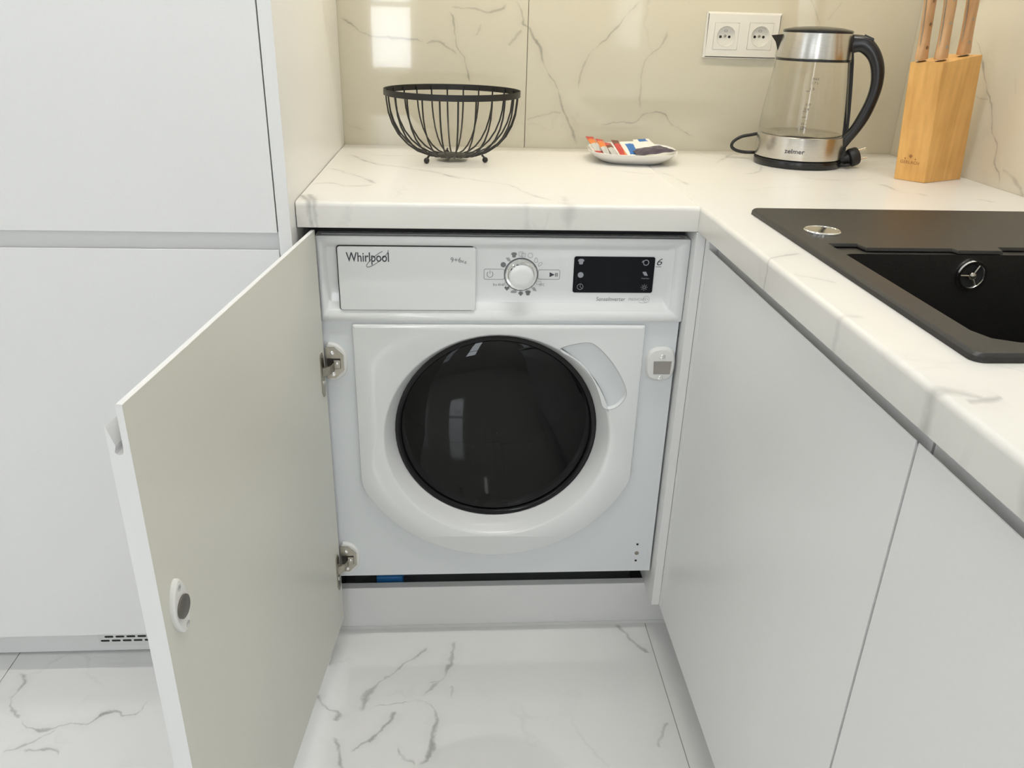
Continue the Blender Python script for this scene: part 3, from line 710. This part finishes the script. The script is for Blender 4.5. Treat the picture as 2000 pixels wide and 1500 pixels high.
# magnet catch
mc = [(.589+a, .5955+b) for a, b in ((-.004, .033), (.006, .033), (.017, .014), (.017, -.010), (.004, -.033), (-.006, -.033), (-.016, -.014), (-.016, .010))]
mc = smooth_loop(mc, 2)
mcp = MB(); mcp.loft([dring(mc, 0), dring(mc, -.003), dring(inset(mc, .002), -.0048)]); mcp = mcp.build('magnet_catch', M_plast, od, smooth=40)
mm = MB(); mm.loft([dring(circ(.589, .5950, r, 24), t) for r, t in ((.0125, -.004), (.0125, -.0068), (.0115, -.0074))]); mm.build('magnet', mat('magnet_metal', (.20, .19, .17), .35, .8), mcp, smooth=40)
for a, b in ((.591, .6195), (.586, .5705)):
    s_ = MB(); s_.loft([dring(circ(a, b, r, 14), t) for r, t in ((.0036, -.0045), (.0036, -.0056), (.0022, -.0060))]); s_.build('screw', M_chrome, mcp, smooth=40)
def hinge(pc_, pl_top, pl_bot):
    """pc_: photo pixel of the cup centre on the machine"""
    c = at(pc_, 1, YM+.004); zc = c.z; xm = .0245
    sp = smooth_loop([(xm-.001, zc+.0345), (xm+.018, zc+.0345), (xm+.034, zc+.020), (xm+.0365, zc), (xm+.034, zc-.020), (xm+.018, zc-.0325), (xm-.001, zc-.0325)], 2)
    sp = [(max(a, xm), b) for a, b in sp]
    s_ = MB(); s_.loft([ring(sp, YM+.0052), ring(sp, YM), ring(inset(sp, .0015), YM-.0025)]); s_ = s_.build('hinge_spacer', M_plast, wm, smooth=40)
    cp = [(xm+.001, zc+.029), (xm+.016, zc+.029), (xm+.0305, zc+.014), (xm+.0305, zc-.012), (xm+.016, zc-.027), (xm+.001, zc-.027)]
    k_ = MB(); k_.plate(cp, [rrect(xm+.003, xm+.0255, zc-.010, zc+.009, .001, 2)], YM-.0045, YM-.0025).build('hinge_plate', M_nickel, s_)
    MB().box(xm+.003, xm+.0255, YM-.003, YM-.0022, zc-.010, zc+.009).build('hinge_cup', mat('cup_dark', (.10, .09, .08), .4, .7), s_)
    MB().box(xm+.0140, xm+.0250, YM-.0062, YM-.003, zc-.009, zc+.006, bev=.0006).build('hinge_latch', M_nickel, s_)
    for dx, dz, r in ((.0115, .0190, .0040), (.0120, -.0190, .0040), (.0195, .0010, .0026)):
        MB().lathe([(r, 0), (r, -.0014), (r*.6, -.0022), (.0004, -.0022)], (xm+dx, YM-.0044-(.002 if r < .003 else 0), zc+dz), 'y', 14).build('screw', M_chrome, s_, smooth=40)
    h = MB()                                            # door-side plate, chamfered ends
    u0, u1, zt, zb_ = .010, .028, zc+.028, zc-.050
    pp = [(u0, zt-.010), (u0+.006, zt), (u1-.003, zt), (u1, zt-.004), (u1, zb_+.012), (u1-.008, zb_), (u0+.003, zb_), (u0, zb_+.008)]
    h.loft([dring(pp, 0), dring(pp, -.0018)]); h = h.build('hinge_mount', M_nickel, od)
    e0, e1 = Vector(dm(.018, -.001, zc-.006)), Vector((xm+.0155, YM-.0060, zc-.004))
    am = MB(); dz = Vector((0, 0, .0075)); th = Vector((.0, -.003, 0))
    midp = (e0*.45+e1*.55)+Vector((.002, -.003, -.001))
    am.loft([[p+dz, p+dz+th, p-dz+th, p-dz] for p in (e0, midp, e1)]); am.build('hinge_arm', M_nickel, h)
    sc = MB(); sc.loft([dring(circ(.019, zc-.024, r, 14), t) for r, t in ((.0038, -.0016), (.0038, -.0028), (.0024, -.0034))]); sc.build('screw', M_chrome, h, smooth=40)
hinge((655, 706), 0, 0); hinge((682, 1088), 0, 0)
# blue strip seen in the gap under the machine
a, b = at((737, 1133), 1, .10), at((788, 1133), 1, .10)
o = MB().box(a.x, b.x, .085, .125, .0, .110, bev=.003).build('blue_foot_block', mat('blue_plastic', (.02, .16, .42), .5), loc=((a.x+b.x)/2, .1, 0)); tag(o, 'blue plastic transport block in the gap below the washing machine', 'block')

# ================================================================== SINK
sk = thing('sink', 'black granite inset sink with bowl and wide ledge', 'sink', (.93, -.33, H))
ZS = H+.0082
so = rrect(.6905, 1.178, -.6250, -.0360, .012, 5)
bowl = [(.7225, -.250), (.7225, -.565), (.7300, -.585), (.750, -.5950), (1.10, -.5950), (1.125, -.585), (1.130, -.565), (1.130, -.262), (.9430, -.262), (.9380, -.2795), (.8790, -.2795), (.8760, -.2700), (.7630, -.2700), (.7600, -.2500)]
def zring(p, z): return [(a, b, z) for a, b in p]
sm = MB()
sm.loft([zring(so, H+.0002), zring(inset(so, .0005), ZS-.003), zring(inset(so, .0028), ZS-.0006), zring(inset(so, .0040), ZS)], cap=False)
sti = inset(so, .0040); bi = inset(bowl, -.0012)
tr = tessellate_polygon([[Vector((*p, 0)) for p in l] for l in (sti, bi)])
sm.add(zring(sti, ZS)+zring(bi, ZS), [tuple(t) for t in tr])
sm.loft([zring(bi, ZS), zring(bowl, ZS-.0012), zring(inset(bowl, .0006), ZS-.004)], cap=False)
deck = sm.build('deck', M_granite, sk, smooth=35, recalc=True)
bw = MB(); b1 = inset(bowl, .0006); b2 = rrect(.7235, 1.129, -.594, -.281, .03, 6)
# bowl: straight wall down then floor
brc = rrect(.7240, 1.1285, -.5935, -.2790, .020, 6)
bw.loft([zring(inset(brc, -.0), ZS-.0055), zring(inset(brc, .002), ZS-.10), zring(inset(brc, .006), ZS-.185), zring(inset(brc, .022), ZS-.200)], cap=False)
bw.add(zring(inset(brc, .022), ZS-.200), [tuple(range(len(brc)))])
outer_l = [(.7130, -.2400), (1.1400, -.2400), (1.1400, -.6050), (.7130, -.6050)]
tr = tessellate_polygon([[Vector((*p, 0)) for p in l] for l in (outer_l, brc)])
bw.add(zring(outer_l, ZS-.0055)+zring(brc, ZS-.0055), [tuple(t) for t in tr])
bw.build('bowl', M_granite, sk, smooth=40, recalc=True)
v = at((1895, 537), 1, -.2800)
ov = MB().lathe([(.0185, -.0004), (.0200, -.003), (.0190, -.0052), (.0160, -.0052), (.0142, -.0025), (.0142, 0)], (v.x, -.2800, v.z), 'y', 32, cap=False).build('overflow_ring', M_chrome, sk, smooth=40)
MB().lathe([(.0160, -.0008), (.0004, -.0009)], (v.x, -.2800, v.z), 'y', 24).build('overflow_hole', M_dark, ov)
cr = MB().ball((v.x, -.2840, v.z), .0052, 12)
for k in range(3):
    a = math.radians(60+120*k); cr.tube([(v.x, -.284, v.z), (v.x+.015*math.cos(a), -.2830, v.z+.015*math.sin(a))], .0013, 6)
cr.build('overflow_cross', M_nickel, ov, smooth=40)
dn = MB().lathe([(.045, .0002), (.0455, .0018), (.038, .0022), (.034, .0008), (.0006, .0008)], (.92, -.44, ZS-.200), 'z', 40).build('drain_strainer', M_chrome, sk, smooth=40)
kc = at((1606, 450), 2, ZS+.002)
MB().lathe([(.0245, 0), (.0245, .002), (.0232, .0034), (.0218, .0036), (.0214, .0030), (.0008, .0032)], (kc.x, kc.y, ZS), 'z', 40).build('drain_button', M_chrome, sk, smooth=30)

# ================================================================== WIRE BASKET
BC = (.236, .410); bk = thing('fruit_basket', 'black wire fruit basket on small ball feet', 'basket', (BC[0], BC[1], H))
MB().lathe([(.1302, .1335), (.1318, .1338), (.1318, .1228), (.1302, .1225), (.1290, .1228), (.1290, .1338)], (BC[0], BC[1], H), 'z', 72, cap=False).build('rim', M_wire, bk, smooth=40)
bk.children[0].data.materials[0] = M_wire
wp = [(.1275, .130), (.1265, .112), (.1235, .090), (.1170, .070), (.1060, .050), (.0905, .033), (.0720, .0205), (.0500, .0125), (.0270, .0100), (.0200, .0098)]
NW = 24
w0 = MB().tube([(BC[0]+r, BC[1], H+z) for r, z in wp], .00165, 6).build('wire', M_wire, bk, smooth=50)
w0.rotation_euler.z = math.radians(5)
for k in range(1, NW):
    c = w0.copy(); COL.objects.link(c); c.parent = bk; c.rotation_euler.z = math.radians(5+360*k/NW)
MB().lathe([(.0300, .0100), (.0305, .0112), (.0290, .0122), (.0010, .0128), (.0010, .0105), (.028, .0095)], (BC[0], BC[1], H), 'z', 32).build('base_disc', M_wire, bk, smooth=40)
for p in ((.186, .366), (.300, .388), (.224, .474)):
    f = MB().ball((p[0], p[1], H+.0056), .0056, 16).tube([(p[0], p[1], H+.008), (p[0]*.9+BC[0]*.1, p[1]*.9+BC[1]*.1, H+.0145)], .002, 6).build('ball_foot', M_wire, bk, smooth=60)

# ================================================================== PLATE + SACHETS
PC = (.604, .450)
pt = thing('plate', 'small white rounded-square plate holding sachets', 'plate', (PC[0], PC[1], H))
def sup(a, b, z, rot=-.12, n=56, e=2.9):
    out = []
    for k in range(n):
        t = 2*PI*k/n; c_, s_ = math.cos(t), math.sin(t)
        x = a*math.copysign(abs(c_)**(2/e), c_); y = b*math.copysign(abs(s_)**(2/e), s_)
        out.append((PC[0]+x*math.cos(rot)-y*math.sin(rot), PC[1]+x*math.sin(rot)+y*math.cos(rot), H+z))
    return out
pm = MB()
pm.loft([sup(.052, .052, .0022), sup(.055, .055, .0), sup(.060, .060, .0), sup(.070, .070, .005), sup(.0835, .0835, .0135), sup(.0905, .0905, .0215), sup(.0915, .0915, .0228), sup(.0905, .0905, .0232), sup(.0880, .0880, .0218), sup(.0805, .0805, .0140), sup(.068, .068, .0075), sup(.050, .050, .0058)])
pm.build('dish', M_porc, pt, smooth=50)
def pillow(name, quad, thick, mats, pick, label, cat, group=None, n=10, crimp=.12):
    """filled sachet over 4 corners; pick(u,v) gives the material slot"""
    q = [Vector(c) for c in quad]; cen = sum(q, Vector())/4; nr = (q[1]-q[0]).cross(q[3]-q[0]).normalized()
    if nr.z < 0: nr = -nr
    mb = MB(); idx = {}
    for sd in (1, -1):
        for i in range(n+1):
            for j in range(n+1):
                u, v = i/n, j/n
                p = q[0]*(1-u)*(1-v)+q[1]*u*(1-v)+q[2]*u*v+q[3]*(1-u)*v
                e = max(0, min(u, 1-u)-crimp*.3)/(.5-crimp*.3); g = max(0, min(v, 1-v)-crimp)/(.5-crimp)
                b = (min(1, e*1.6)**.6)*(min(1, g*1.8)**.6)
                wr_ = .0006*math.sin(17*u+9*v)*math.sin(11*v+3)
                mb.v.append(p+nr*(sd*(thick*.5*b+.0003)+wr_))
        off = 0 if sd == 1 else (n+1)**2
        for i in range(n):
            for j in range(n):
                a = off+i*(n+1)+j; mb.f.append([a, a+1, a+n+2, a+n+1]); mb.mi.append(pick((i+.5)/n, (j+.5)/n))
    m_ = (n+1)**2; per = [i*(n+1) for i in range(n+1)]+[n*(n+1)+j for j in range(1, n+1)]+[i*(n+1)+n for i in range(n-1, -1, -1)]+[j for j in range(n-1, 0, -1)]
    for k in range(len(per)):
        a, b = per[k], per[(k+1) % len(per)]; mb.f.append([a, b, b+m_, a+m_]); mb.mi.append(0)
    o = mb.build(name, mats, smooth=60, loc=tuple(cen)); return tag(o, label, cat, group)
M_red = mat('red_foil', (.52, .06, .05), .3); M_orange = mat('orange_print', (.70, .22, .05), .35); M_foil = mat('silver_print', (.50, .50, .47), .3)
M_brown = mat('brown_print', (.16, .07, .04), .4); M_paper = mat('white_paper', (.80, .78, .72), .6); M_blue = mat('blue_print', (.03, .16, .45), .5); M_plum = mat('plum_foil', (.055, .040, .070), .28)
def stick(p0, y0, p1, y1, wd, mats, pick, label):
    a, b = at(p0, 1, y0), at(p1, 1, y1); d = (b-a).normalized(); s = d.cross(Vector((.25, -.75, .6))).normalized()*wd*.5
    return pillow('coffee_stick', [a-s, a+s, b+s, b-s], .007, mats, pick, label, 'sachet', 'coffee sticks on the plate')
ms = [M_red, M_orange, M_foil, M_brown]
stick((1151, 267), .470, (1171, 298), .412, .017, ms, lambda u, v: 0 if v < .25 else (1 if v < .5 else (2 if v < .95 else 0)), 'red and orange coffee stick leaning outermost against the plate rim')
stick((1170, 272), .462, (1187, 301), .404, .017, ms, lambda u, v: 0 if v < .22 else (1 if v < .62 else 2), 'orange coffee stick with red top, second from the plate rim')
stick((1186, 279), .452, (1202, 303), .400, .016, ms, lambda u, v: 0 if v < .3 else (3 if v < .5 else 2), 'dark red coffee stick with silver lower half')
stick((1200, 274), .455, (1219, 304), .400, .016, ms, lambda u, v: 3 if v < .35 else (0 if u > .3 else 1), 'brown-topped red coffee stick beside the white sugar packet')
def quadpx(l): return [at(p, 1, y) for p, y in l]
pillow('sugar_packet', quadpx([((1211, 277), .470), ((1239, 276), .478), ((1252, 304), .405), ((1228, 305), .398)]), .005, [M_paper, M_blue], lambda u, v: 1 if .22 < u < .85 and .2 < v < .92 else 0, 'white sugar packet with large blue panel', 'sachet', 'sugar packets on the plate')
pillow('sugar_packet', quadpx([((1236, 273), .500), ((1266, 271), .505), ((1288, 292), .440), ((1246, 297), .432)]), .005, [M_paper, M_blue], lambda u, v: 1 if .3 < u < .8 and v < .3 else 0, 'white sugar packet with small blue corner lying behind', 'sachet', 'sugar packets on the plate')
pillow('tea_sachet', quadpx([((1234, 292), .430), ((1287, 284), .452), ((1321, 295), .428), ((1246, 305), .382)]), .006, [M_plum, M_foil], lambda u, v: 1 if (.45 < u < .65 and .15 < v < .25) else 0, 'dark plum foil tea sachet', 'sachet', n=20)

# ================================================================== DOUBLE SOCKET
sa, sb = at((1384, 22), 1, D-.009), at((1519, 116), 1, D-.009); s2 = at((1528, 24), 1, D-.009)
sx0, sx1, sz0, sz1 = sa.x-.001, (sb.x+s2.x)/2, sb.z-.001, sa.z
ss = thing('double_socket', 'white double wall socket on the marble tiles', 'socket', ((sx0+sx1)/2, D, (sz0+sz1)/2))
c1, c2 = at((1418, 71), 1, D-.009), at((1485, 71.5), 1, D-.009); hw = .0265
fo_ = rrect(sx0, sx1, sz0, sz1, .002, 3)
fm = MB(); holes = [rrect(c.x-hw, c.x+hw, c.z-hw, c.z+hw, .001, 2) for c in (c1, c2)]
fm.loft([ring(fo_, D-.0004), ring(fo_, D-.0055), ring(inset(fo_, .004), D-.009)], cap=False)
fi_ = inset(fo_, .004); tr = tessellate_polygon([[Vector((*p, 0)) for p in l] for l in [fi_]+holes])
fm.add(ring(fi_, D-.009)+ring(holes[0], D-.009)+ring(holes[1], D-.009), [tuple(t) for t in tr])
for h_ in holes: fm.loft([ring(h_, D-.009), ring(h_, D-.0004)], cap=False)
fm.build('frame', M_socket, ss)
for c in (c1, c2):
    si = MB(); sq = rrect(c.x-hw+.0005, c.x+hw-.0005, c.z-hw+.0005, c.z+hw-.0005, .001, 2); hc = circ(c.x, c.z, .0208, 40)
    tr = tessellate_polygon([[Vector((*p, 0)) for p in l] for l in (sq, hc)])
    si.add(ring(sq, D-.0094)+ring(hc, D-.0094), [tuple(t) for t in tr]); si.loft([ring(sq, D-.0094), ring(sq, D-.0005)], cap=False)
    hcs = [(r, h) for r, h in ((.0208, -.0094), (.0204, -.0100), (.0198, -.0094), (.0190, -.0012), (.0004, -.0010))]
    si.loft([ring(circ(c.x, c.z, r, 40), D+h) for r, h in hcs], cap=False)
    si = si.build('socket_insert', M_socket, ss, smooth=35)
    for dx in (-.0095, .0095): MB().lathe([(.0029, 0), (.0029, -.0004), (.0003, -.0004)], (c.x+dx, D-.0011, c.z-.001), 'y', 14).build('hole', M_dark, si)
    MB().lathe([(.0028, 0), (.0024, -.0030), (.0003, -.0036)], (c.x, D-.0011, c.z+.0005), 'y', 14).build('earth_pin', M_nickel, si, smooth=40)
    MB().plate(rrect(c.x-.0025, c.x+.0045, c.z+.0085, c.z+.0125, .0015, 3), [rrect(c.x-.0018, c.x+.0038, c.z+.0092, c.z+.0118, .001, 3)], D-.0014, D-.0010).build('mark', M_grey, si)

# ================================================================== KETTLE
KX, KY = .9515, .4400
vd = Vector((KX-CAM.x, KY-CAM.y)).normalized(); RT = Vector((vd.y, -vd.x))
kt = thing('kettle', 'glass electric kettle with steel bands on its black power stand', 'kettle', (KX, KY, H))
kb_ = kt
MB().lathe([(.080, .0), (.0855, .0012), (.0868, .004), (.0868, .0125), (.0858, .0150), (.0820, .0160), (.0006, .0160)], (KX, KY, H), 'z', 64).build('stand', M_black, kb_, smooth=35)
def kpt(r, z, q=0.): return (KX+RT.x*r+vd.x*q, KY+RT.y*r+vd.y*q, z)
cpts = [kpt(-.050, H+.006, .078), kpt(-.080, H+.006, .075)]+[Vector(at(p, 1, .500)) for p in ((1475, 297.5), (1455, 297), (1438, 293.5), (1429, 286), (1433, 276), (1448, 267), (1468, 263), (1482, 261))]+[kpt(-.06, .925, .100), kpt(.00, .905, .105), kpt(.05, H+.012, .095), kpt(.090, H+.006, .045), kpt(.098, H+.006, .0)]
def spline(pts, n=8):
    pts = [Vector(p) for p in pts]; out = []
    for i in range(len(pts)-1):
        p0, p1, p2, p3 = pts[max(i-1, 0)], pts[i], pts[i+1], pts[min(i+2, len(pts)-1)]
        for k in range(n):
            t = k/n; out.append(.5*((2*p1)+(p2-p0)*t+(2*p0-5*p1+4*p2-p3)*t*t+(3*p1-p0-3*p2+p3)*t**3))
    return out+[pts[-1]]
# plug
pg0 = Vector(at((1655, 320), 1, .405)); pg0.z = H+.0185
pdn = (Vector(at((1702, 306), 1, .400))-Vector(at((1668, 316), 1, .400))).normalized()
cpts += [kpt(.100, H+.008, -.02), pg0-pdn*.032-Vector((0, 0, .006)), pg0-pdn*.018]
cd = MB().tube(spline(cpts), .0034, 8).build('cord', M_rubber, kb_, smooth=60)
pgm = MB(); sd_ = pdn.cross(Vector((0, 0, 1))).normalized(); up_ = sd_.cross(pdn)
def pring(d, r, fl=1.): return [pg0+pdn*d+sd_*(r*fl*math.cos(2*PI*k/20))+up_*(r*math.sin(2*PI*k/20)) for k in range(20)]
pgm.loft([pring(-.022, .0055), pring(-.010, .0085), pring(-.002, .0100), pring(.000, .0165), pring(.003, .0180), pring(.016, .0180), pring(.018, .0168)])
plg = pgm.build('plug', M_rubber, kb_, smooth=40)
for s in (-1, 1):
    b0 = pg0+pdn*.017+up_*(s*.0095)
    MB().tube([b0, b0+pdn*.019], [.0022, .0022], 10).build('pin', M_chrome, plg, smooth=60)
for s in (-1,):
    MB().tube([pg0+pdn*.004+up_*(-.0170)+sd_*.001, pg0+pdn*.0165+up_*(-.0172)+sd_*.001], .0025, 6).build('earth_contact', M_chrome, plg)
# kettle body
ZB = H+.0164
MB().lathe([(.0840, 0), (.0858, .001), (.0864, .006), (.0862, .0440), (.0850, .0450), (.080, .0450), (.0006, .0448)], (KX, KY, ZB), 'z', 72).build('steel_band', M_steel, kt, smooth=35)
MB().lathe([(.0856, .0452), (.0852, .062), (.0832, .090), (.0795, .120), (.0752, .155), (.0712, .1850)], (KX, KY, ZB), 'z', 72, cap=False).build('glass_body', M_glass, kt, smooth=60)
MB().lathe([(.0700, .1835), (.0722, .1840), (.0724, .1870), (.0715, .1885)], (KX, KY, ZB), 'z', 64, cap=False).build('collar_seal', M_black, kt, smooth=35)
MB().lathe([(.0690, .1884), (.0716, .1885), (.0718, .1900), (.0655, .2345), (.0640, .2350), (.050, .2350)], (KX, KY, ZB), 'z', 72, cap=False).build('steel_collar', M_steel, kt, smooth=35)
lid = MB().lathe([(.0658, .2352), (.0660, .2385), (.0630, .2405), (.045, .2440), (.020, .2458), (.0008, .2462)], (KX, KY, ZB), 'z', 64).build('lid', M_black, kt, smooth=50)
# heating plate glint inside
MB().lathe([(.079, .0456), (.076, .0475), (.0006, .0480)], (KX, KY, ZB), 'z', 56, cap=False).build('heating_plate', M_steel, kt, smooth=40)
# spout
spm = MB()
def sq_(r, z, hw_): return [kpt(r, z, -hw_), kpt(r, z, hw_)]
tip = -.0870
spm.add([kpt(tip, 1.1240, 0), kpt(-.0600, 1.1270, -.022), kpt(-.0600, 1.1270, .022), kpt(-.0680, 1.0900, -.004), kpt(-.0680, 1.0900, .004), kpt(-.0770, 1.1120, 0)],
        [(0, 2, 1), (0, 1, 3, 5), (0, 5, 4, 2), (5, 3, 4), (1, 2, 4, 3)])
spm.build('spout', M_black, kt)
# handle: loop swept in the view-facing plane
outer_h = [(.058, 1.1300), (.0850, 1.1290), (.1020, 1.1220), (.1190, 1.1040), (.1310, 1.0800), (.1360, 1.0550), (.1350, 1.0250), (.1260, .9850), (.1120, .9530), (.0960, .9270), (.0840, .9080)]
inner_h = [(.0640, 1.0920), (.0800, 1.0985), (.0930, 1.0920), (.1040, 1.0790), (.1110, 1.0580), (.1130, 1.0350), (.1090, 1.0080), (.1000, .9800), (.0920, .9600), (.0850, .9500), (.0760, .9400)]
oh, ih = spline([(a, b, 0) for a, b in outer_h], 4), spline([(a, b, 0) for a, b in inner_h], 4)
rings = []
for a, b in zip(oh, ih):
    c = (a+b)/2; hv = (a-b)/2; rg = []
    for k in range(16):
        t = 2*PI*k/16; cc, sn = math.cos(t), math.sin(t)
        e = .75; x = math.copysign(abs(cc)**e, cc); y = math.copysign(abs(sn)**e, sn)
        P = c+hv*x; rg.append(kpt(P.x, P.y, .0125*y))
    rings.append(rg)
hd = MB().loft(rings).build('handle', M_black, kt, smooth=50)
# strap down the glass
st = []
for r, z, wq in ((.0605, 1.1280, .016), (.0650, 1.1000, .014), (.0690, 1.0800, .011), (.0745, 1.0400, .009), (.0800, .9900, .008), (.0830, .9500, .008), (.0850, .9100, .010), (.0840, .8985, .010)):
    st.append([kpt(r-.004, z, -wq), kpt(r+.0065, z, -wq*.8), kpt(r+.0065, z, wq*.8), kpt(r-.004, z, wq)])
MB().loft(st).build('handle_strap', M_black, hd, smooth=50)
MB().loft([[kpt(r, z+dz, q) for dz, q in ((0, -.008), (.0045, -.007), (.0045, .007), (0, .008))] for r, z in ((.086, 1.1265), (.104, 1.1195))]).build('lid_button', M_black, hd)
def kmap(a, b): # wrap lettering round the kettle: a = arc offset from the side facing the camera
    z = b; rr = .0870 if z < ZB+.045 else .0856-(z-ZB-.0452)*.098+.0009
    if z >= ZB+.045:
        hs = [(.0452, .0856), (.062, .0852), (.090, .0832), (.120, .0795), (.155, .0752), (.185, .0712)]; h = z-ZB
        for (h0, r0), (h1, r1) in zip(hs, hs[1:]):
            if h0 <= h <= h1: rr = r0+(r1-r0)*(h-h0)/(h1-h0)+.0006
    t = a/rr; return (KX+RT.x*rr*math.sin(t)-vd.x*rr*math.cos(t), KY+RT.y*rr*math.sin(t)-vd.y*rr*math.cos(t), z)
text('lettering', 'zelmer', -.0260, .0130, .9110, M_print, kt, 0, hgt=.0085, mapf=kmap, bold=.015)
for body_, a0_, wdt, z_ in (('MAX', .005, .012, 1.0480), ('1.7 L', .005, .012, 1.0410), ('1.5', .003, .008, 1.0300), ('1.0', .001, .008, 1.0020), ('0.8', -.001, .008, .9930), ('0.5 L', -.003, .010, .9660), ('MIN', -.003, .010, .9595)):
    text('scale_mark', body_, a0_, a0_+wdt, z_, M_print, kt, 0, hgt=.0042, mapf=kmap)
for z_ in (1.0275, .9905, .980, .9575):
    mb = MB(); n_ = 6; mb.loft([[kmap(-.004+.008*k/n_, z_), kmap(-.004+.008*k/n_, z_+.0007)] for k in range(n_+1)], cap=False); mb.build('scale_line', M_print, kt, recalc=False)

# ================================================================== KNIFE BLOCK
Lb, Fb, Rb = Vector((1.0816, .281)), Vector((1.1187, .237)), Vector((1.2194, .287)); Bb = Lb+Rb-Fb
e1 = (Rb-Fb).normalized(); e2 = (Lb-Fb).normalized()
SH_ = -.026/.211                       # lean along e1 per metre of height
def lean(p, z): return Vector((p.x+e1.x*SH_*(z-H), p.y+e1.y*SH_*(z-H), z))
kbk = thing('knife_block', 'leaning light beech knife block with burnt-in maker mark', 'knife block', ((Lb.x+Rb.x)/2, (Lb.y+Rb.y)/2, H))
corners = [Lb, Fb, Rb, Bb]; poly_ = []
for i in range(4):
    p, a, b = corners[i], corners[i-1], corners[(i+1) % 4]; r = .0025
    q0, q1 = p+(a-p).normalized()*r, p+(b-p).normalized()*r
    for t in (0, .33, .67, 1): poly_.append(q0*(1-t)**2+p*2*t*(1-t)+q1*t*t)
def topz(p): return 1.0895+(p-Fb).dot(e1)*.125
blk = MB(); blk.loft([[lean(p, H+.0005) for p in poly_], [lean(p, H+.10) for p in poly_], [lean(p, topz(p)) for p in poly_]])
blk = blk.build('block', M_wood, kbk, smooth=25)
nf = Vector((e2.y, -e2.x)); nf = nf if nf.dot(Fb-Rb) > 0 else -nf
def bmap(a, b):   # a along L->F, b height
    p = Lb+(Fb-Lb).normalized()*a+nf*.0004; q = lean(p, b); return (q.x, q.y, q.z)
M_burn = mat('burnt_mark', (.36, .16, .05), .6)
text('lettering', 'GERLACH', .0085, .0430, .9115, M_burn, kbk, 0, hgt=.0055, mapf=bmap)
cm = MB()
for pl_ in ([(-.0042, .0085), (-.0020, .0040), (0, .0020), (.0020, .0040), (.0042, .0085), (.0020, .0070), (0, .0100), (-.0020, .0070)], [(-.0110, .0010), (-.0095, .0030), (-.0080, .0010), (-.0095, -.0005)], [(.0110, .0010), (.0095, .0030), (.0080, .0010), (.0095, -.0005)]):
    vs_ = [bmap(.0258+a, .9195+b) for a, b in pl_]; cm.add(vs_, [tuple(t) for t in tessellate_polygon([[Vector((*p, 0)) for p in pl_]])])
cm.build('maker_crest', M_burn, kbk, recalc=False)
ax = (Vector((e1.x*SH_, e1.y*SH_, 1))).normalized(); ex_ = Vector((e1.x, e1.y, 0)); ex_ = (ex_-ax*ex_.dot(ax)).normalized(); ey_ = ax.cross(ex_)
KN = [((1800.5, 113), .264, .0215, 'beech-handled knife in the slot beside the block edge, thin handle'), ((1838, 116), .250, .0240, 'beech-handled knife at the front slot of the block'), ((1882, 106), .280, .0260, 'beech-handled knife in the rear slot next to the tiled side wall')]
for (px_, y_, wd_, lab) in KN:
    p = at(px_, 1, y_); bz = topz(Vector((p.x, p.y))-Vector((e1.x, e1.y))*SH_*(p.z-H)); p = Vector((p.x, p.y, bz+.0012))
    k_ = thing('kitchen_knife', lab, 'knife', tuple(p), 'knives in the block')
    th = .0150; rings = []
    for h_, ws, off in ((.0, 1.06, -.0010), (.003, 1.12, -.001), (.010, 1.05, -.0005), (.030, .86, .0), (.055, .84, .0005), (.085, .92, .001), (.110, 1.05, .0), (.122, 1.10, -.001), (.128, .95, -.002)):
        rg = []
        for kk in range(16):
            t = 2*PI*kk/16; cc, sn = math.cos(t), math.sin(t)
            x = math.copysign(abs(cc)**.55, cc)*wd_*.5*ws+off; y = math.copysign(abs(sn)**.55, sn)*th*.5
            rg.append(p+ax*(h_+.0025)+ex_*x+ey_*y)
        rings.append(rg)
    hn = MB().loft(rings).build('handle', M_woodh, k_, smooth=40)
    tg = MB(); tg.loft([[p+ax*(h_+.0025)+ex_*(sx*wd_*.5*ws*1.012)+ey_*sy for sx, sy in ((-1, -.0011), (1, -.0011), (1, .0011), (-1, .0011))] for h_, ws in ((.0, 1.06), (.010, 1.05), (.030, .86), (.055, .84), (.085, .92), (.110, 1.05), (.126, 1.02))]); tg.build('tang', M_nickel, hn)
    bl = MB(); bl.loft([[p+ax*h_+ex_*(sx*wd_*.42)+ey_*sy for sx, sy in ((-1, -.0009), (1, -.0009), (1, .0009), (-1, .0009))] for h_ in (-.0010, .0026)]); bl.build('blade', M_steel, k_)
    for h_ in (.020, .058, .095):
        c_ = p+ax*(h_+.0025); rv = MB(); rv.loft([[c_+ey_*q+ex_*(.0030*math.cos(2*PI*k/12))+ax*(.0030*math.sin(2*PI*k/12)) for k in range(12)] for q in (-th*.5-.0002, th*.5+.0002)]); rv.build('rivet', M_nickel, hn)
    s_ = MB(); s_.loft([[p-ax*.0009+ex_*(a*wd_*.52)+ey_*(b*.0022) for a, b in ((-1, -1), (1, -1), (1, 1), (-1, 1))], [p-ax*.0004+ex_*(a*wd_*.52)+ey_*(b*.0022) for a, b in ((-1, -1), (1, -1), (1, 1), (-1, 1))]]); s_.build('slot', M_dark, kbk)
